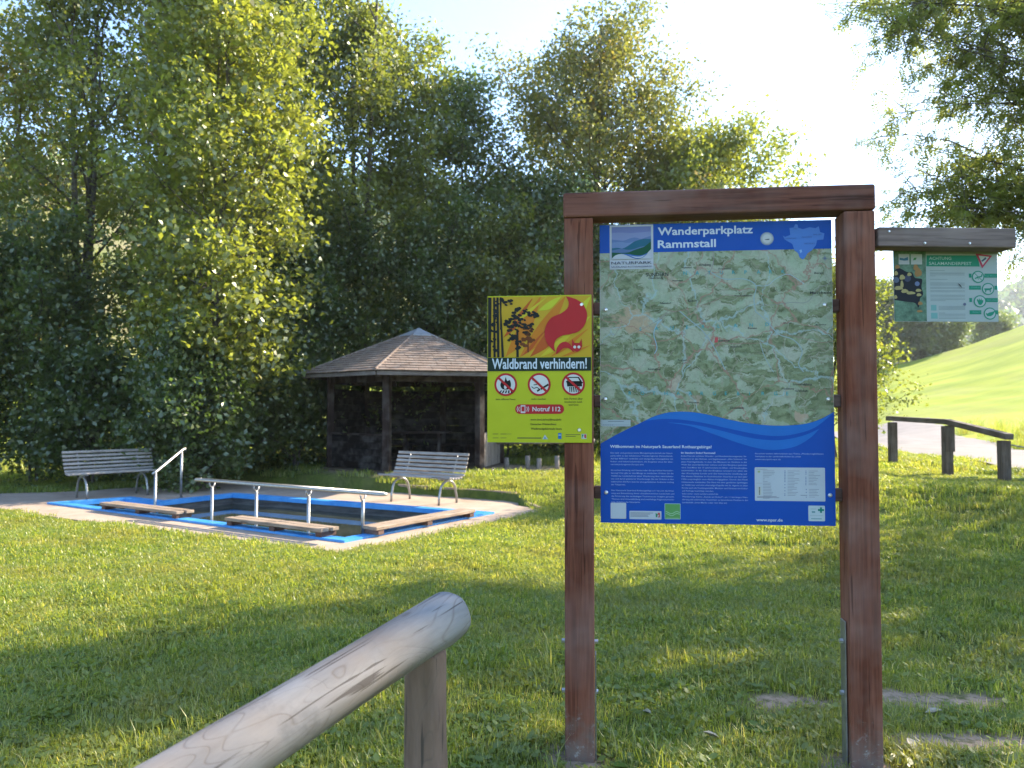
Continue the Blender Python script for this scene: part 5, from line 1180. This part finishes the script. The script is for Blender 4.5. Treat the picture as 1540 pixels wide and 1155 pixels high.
it = [(sr_(64, 40, 485, 1006), Ns2.m, 1), (sr_(485, 40, 1424, 1006), (.37, .43, .42), 1), (sr_(485, 25, 1424, 95), (.24, .27, .23), 1.5)]
it += [(s7(smooth([(64, 330), (130, 290), (230, 340), (300, 350), (340, 420), (430, 440), (420, 540), (440, 640), (400, 700), (380, 820), (330, 760), (200, 740), (64, 720)])), (.012, .014, .022), 2)]
for cx, cy, rx, ry in ((170, 415, 38, 34), (90, 360, 26, 30), (265, 375, 30, 24), (165, 510, 22, 50), (120, 560, 60, 26), (200, 600, 50, 26), (280, 625, 60, 20), (380, 590, 40, 20), (385, 650, 34, 20), (80, 680, 22, 26), (400, 765, 32, 24), (380, 350, 50, 60), (350, 280, 34, 40), (110, 275, 34, 26), (390, 870, 40, 16)):
    warm = cy > 740 or (cx > 330 and cy < 400) or cy < 300
    it.append((s7([(cx+rx*math.cos(k*.7)*(1+.15*math.sin(k*2.3)), cy+ry*math.sin(k*.7)*(1+.15*math.cos(k*1.9))) for k in range(9)]), (.34, .19, .07) if warm else (.40, .34, .14), 3+cx*.001))
it += [(s7(disc(240, 430, 45, 12)), (.05, .06, .11), 2.6), (s7(disc(365, 500, 32, 12)), (.14, .18, .32), 2.7), (s7(disc(90, 450, 40, 12)), (.10, .13, .20), 2.6)]
it += [(sr_(128, 100, 268, 240), (.45, .47, .50), 2), (sr_(290, 100, 435, 240), (.45, .48, .47), 2), (s7([(140, 150), (200, 160), (250, 140), (252, 185), (200, 190), (140, 180)]), (.05, .16, .25), 3), (s7([(315, 185), (330, 150), (365, 148), (350, 180)]), (.06, .24, .08), 3)]
it += [(s7([(495, 115), (1165, 115), (1190, 265), (488, 265)]), SG, 2)]
it += [(s7([(1135, 90), (1355, 118), (1220, 290)]), (.46, .05, .10), 5), (s7([(1175, 118), (1315, 134), (1228, 246)]), (.52, .56, .57), 6), (s7([(1205, 190), (1265, 138), (1278, 160), (1225, 202)]), (.08, .10, .16), 7)]
rs = np.random.RandomState(2)
for y in (318, 350, 362, 378, 392, 437, 485, 500, 515, 545, 560, 590, 605, 650, 665, 690, 710, 725, 800, 815, 830, 845, 890, 905, 920, 945, 965):
    x0 = 535 if y < 780 else 640; it.append((sr_(x0, y, (990 if y not in (318, 392, 437, 725, 890) else rs.uniform(600, 900)), y+5), (.20, .25, .26), 2))
it += [(sr_(540, 785, 612, 860), (.17, .37, .35), 2), (sr_(540, 890, 625, 970), (.17, .37, .35), 2)]
for i, (cx, cy) in enumerate(((1165, 405), (1293, 568), (1182, 735), (1310, 900))):
    yb0 = cy-45; it += [(sr_(1045, yb0, 1080 if i % 2 == 0 else 1200, yb0+55), SG, 2), (sr_(1250 if i % 2 == 0 else 1380, yb0, 1422, yb0+55), SG, 2), (s7(disc(cx, cy, 82)), SG, 4), (s7(disc(cx, cy, 68)), (.40, .46, .45), 5)]
def sd(pts): it.append((s7(pts), SG, 6))
sd(line2(smooth([(1120, 430), (1160, 410), (1205, 400), (1215, 370)]), 16)); sd(line2([(1115, 355), (1215, 455)], 8)); sd(line2([(1150, 410), (1170, 440)], 8))
sd([(1245, 560), (1310, 560), (1340, 545), (1345, 560), (1325, 580), (1325, 612), (1315, 612), (1310, 585), (1270, 588), (1262, 615), (1252, 612), (1250, 585), (1240, 575)])
sd([(1140, 720), (1150, 700), (1165, 725), (1170, 690), (1185, 722), (1200, 692), (1205, 725), (1225, 710), (1222, 750), (1195, 785), (1165, 780)])
sd([(1255, 890), (1275, 900), (1300, 885), (1345, 875), (1385, 855), (1350, 915), (1320, 935), (1275, 935), (1260, 915)])
it.append((s7(line2(smooth([(895, 495), (930, 530), (960, 580), (1000, 700), (1050, 850), (1085, 990)]), [10, 12, 5, 3, 3, 3, 3]+[3]*40)), (.06, .08, .08), 8)) if False else None
it = [q for q in it if q]
it.append((s7([(892, 492), (925, 512), (950, 555), (940, 552), (915, 525)]), (.05, .06, .07), 8)); it.append((s7(disc(980, 775, 20, 10)), (.12, .14, .22), 6))
spr.build('notice_print', it)
def stx(s, x, y, h, x2): p_ = s7([(x, y)])[0]; return (s, p_[0], p_[1], h, s7([(x2, y)])[0][0], .008)
text_mesh([stx('ACHTUNG', 527, 176, .0135, 818), stx('SALAMANDERPEST', 524, 245, .0135, 1082)], .0538-.002, ink((.42, .55, .50)), MBp, 'title_lettering')
text_mesh([stx('Kein Wasser', 1262, 400, .006, 1410), stx('Hunde an', 1075, 553, .006, 1190), stx('Nicht anfassen', 1280, 725, .006, 1412), stx('Melden Sie', 1085, 888, .006, 1200)], .0538-.0018, ink((.12, .40, .32)), MBp, 'strip_lettering')

# ------------------------------------------------------------------ small things on the ground
LEAFM = plain('dry_leaf', (.40, .34, .25), .7, 0, .3, .3, 40)
for i, (x, y, s, lb) in enumerate([(2.14, 3.98, .045, 'dry pale leaf on the upper bare soil patch at the right'), (1.78, 3.50, .05, 'dry cream leaf on grass between the two bare patches'), (.92, 3.62, .04, 'brown dead leaf in the grass between the board posts'), (1.10, 3.28, .035, 'small pale leaf near the bottom between the posts'), (.67, 3.9, .035, 'curled tan leaf in the lawn left of the soil patch')]):
    z = gz(x, y)+.03; mb = MB(); a = i*1.3
    mb.add([(-s, 0, 0), (-s*.3, s*.42, .012), (s*.5, s*.35, .010), (s, 0, .004), (s*.45, -s*.35, .014), (-s*.3, -s*.4, .01), (0, 0, -.004)], [(0, 6, 1), (1, 6, 2), (2, 6, 3), (3, 6, 4), (4, 6, 5), (5, 6, 0)])
    o = mb.build('fallen_leaf', LEAFM, None, True); o.location = (x, y, z); o.rotation_euler = (.2, -.1, a); tag(o, lb, 'leaf', 'fallen leaves on the lawn')
# broad weed rosettes near the board
def rosette(x, y, lb, n=9, s=.09, seed=0):
    rs = np.random.RandomState(seed); mb = MB()
    for k in range(n):
        a = k*2*math.pi/n+rs.uniform(-.3, .3); L = s*rs.uniform(.7, 1.2); e = rs.uniform(.3, .9); d = Vector((math.cos(a), math.sin(a), 0)); sd_ = Vector((-math.sin(a), math.cos(a), 0))
        P_ = []
        for q, w in ((0, .004), (.35, .018), (.6, .026), (.85, .016), (1, 0)):
            c = d*L*q+Vector((0, 0, L*e*(q-.55*q*q))); P_.append((c-sd_*w*L/.09, c+sd_*w*L/.09, c))
        for i in range(4):
            b = len(mb.v); mb.add([P_[i][0], P_[i][2]-Vector((0, 0, .003)), P_[i][1], P_[i+1][1], P_[i+1][2]-Vector((0, 0, .003)), P_[i+1][0]], [(0, 1, 4, 5), (1, 2, 3, 4)])
    o = mb.build('weed', LM['weed'], None, True); o.location = (x, y, gz(x, y)+.005); tag(o, lb, 'weed', 'broad leaved weeds in the lawn')
LM['weed'] = leaf_mat('broad_weed_leaf', [(0, (.05, .12, .02)), (1, (.08, .16, .03))], .45, (.25, .40, .04), .03)
rosette(1.20, 3.72, 'light green broad leaved weed left of the right post', 8, .10, 1); rosette(.53, 3.40, 'low weed with long leaves right of the left post', 9, .10, 2); rosette(.78, 3.15, 'weed cluster low between the posts', 10, .09, 3)
rosette(7.35, 10.9, 'broad leaved weed at the foot of the last fence post', 12, .28, 4); rosette(6.75, 11.4, 'weed growing near the low fence on the lawn', 11, .24, 5)

# ------------------------------------------------------------------ haze in the valley air
hz = bpy.data.materials.new('valley_haze'); hz.use_nodes = True; ht = hz.node_tree
ht.nodes.remove(ht.nodes['Principled BSDF']); pv = ht.nodes.new('ShaderNodeVolumePrincipled')
pv.inputs['Color'].default_value = (.86, .92, 1, 1); pv.inputs['Density'].default_value = .00035; pv.inputs['Anisotropy'].default_value = .35
ht.links.new(pv.outputs[0], ht.nodes['Material Output'].inputs['Volume'])
o = MB().box((0, 0, 58), (1860, 1860, 120)).build('haze', hz); o['kind'] = 'stuff'
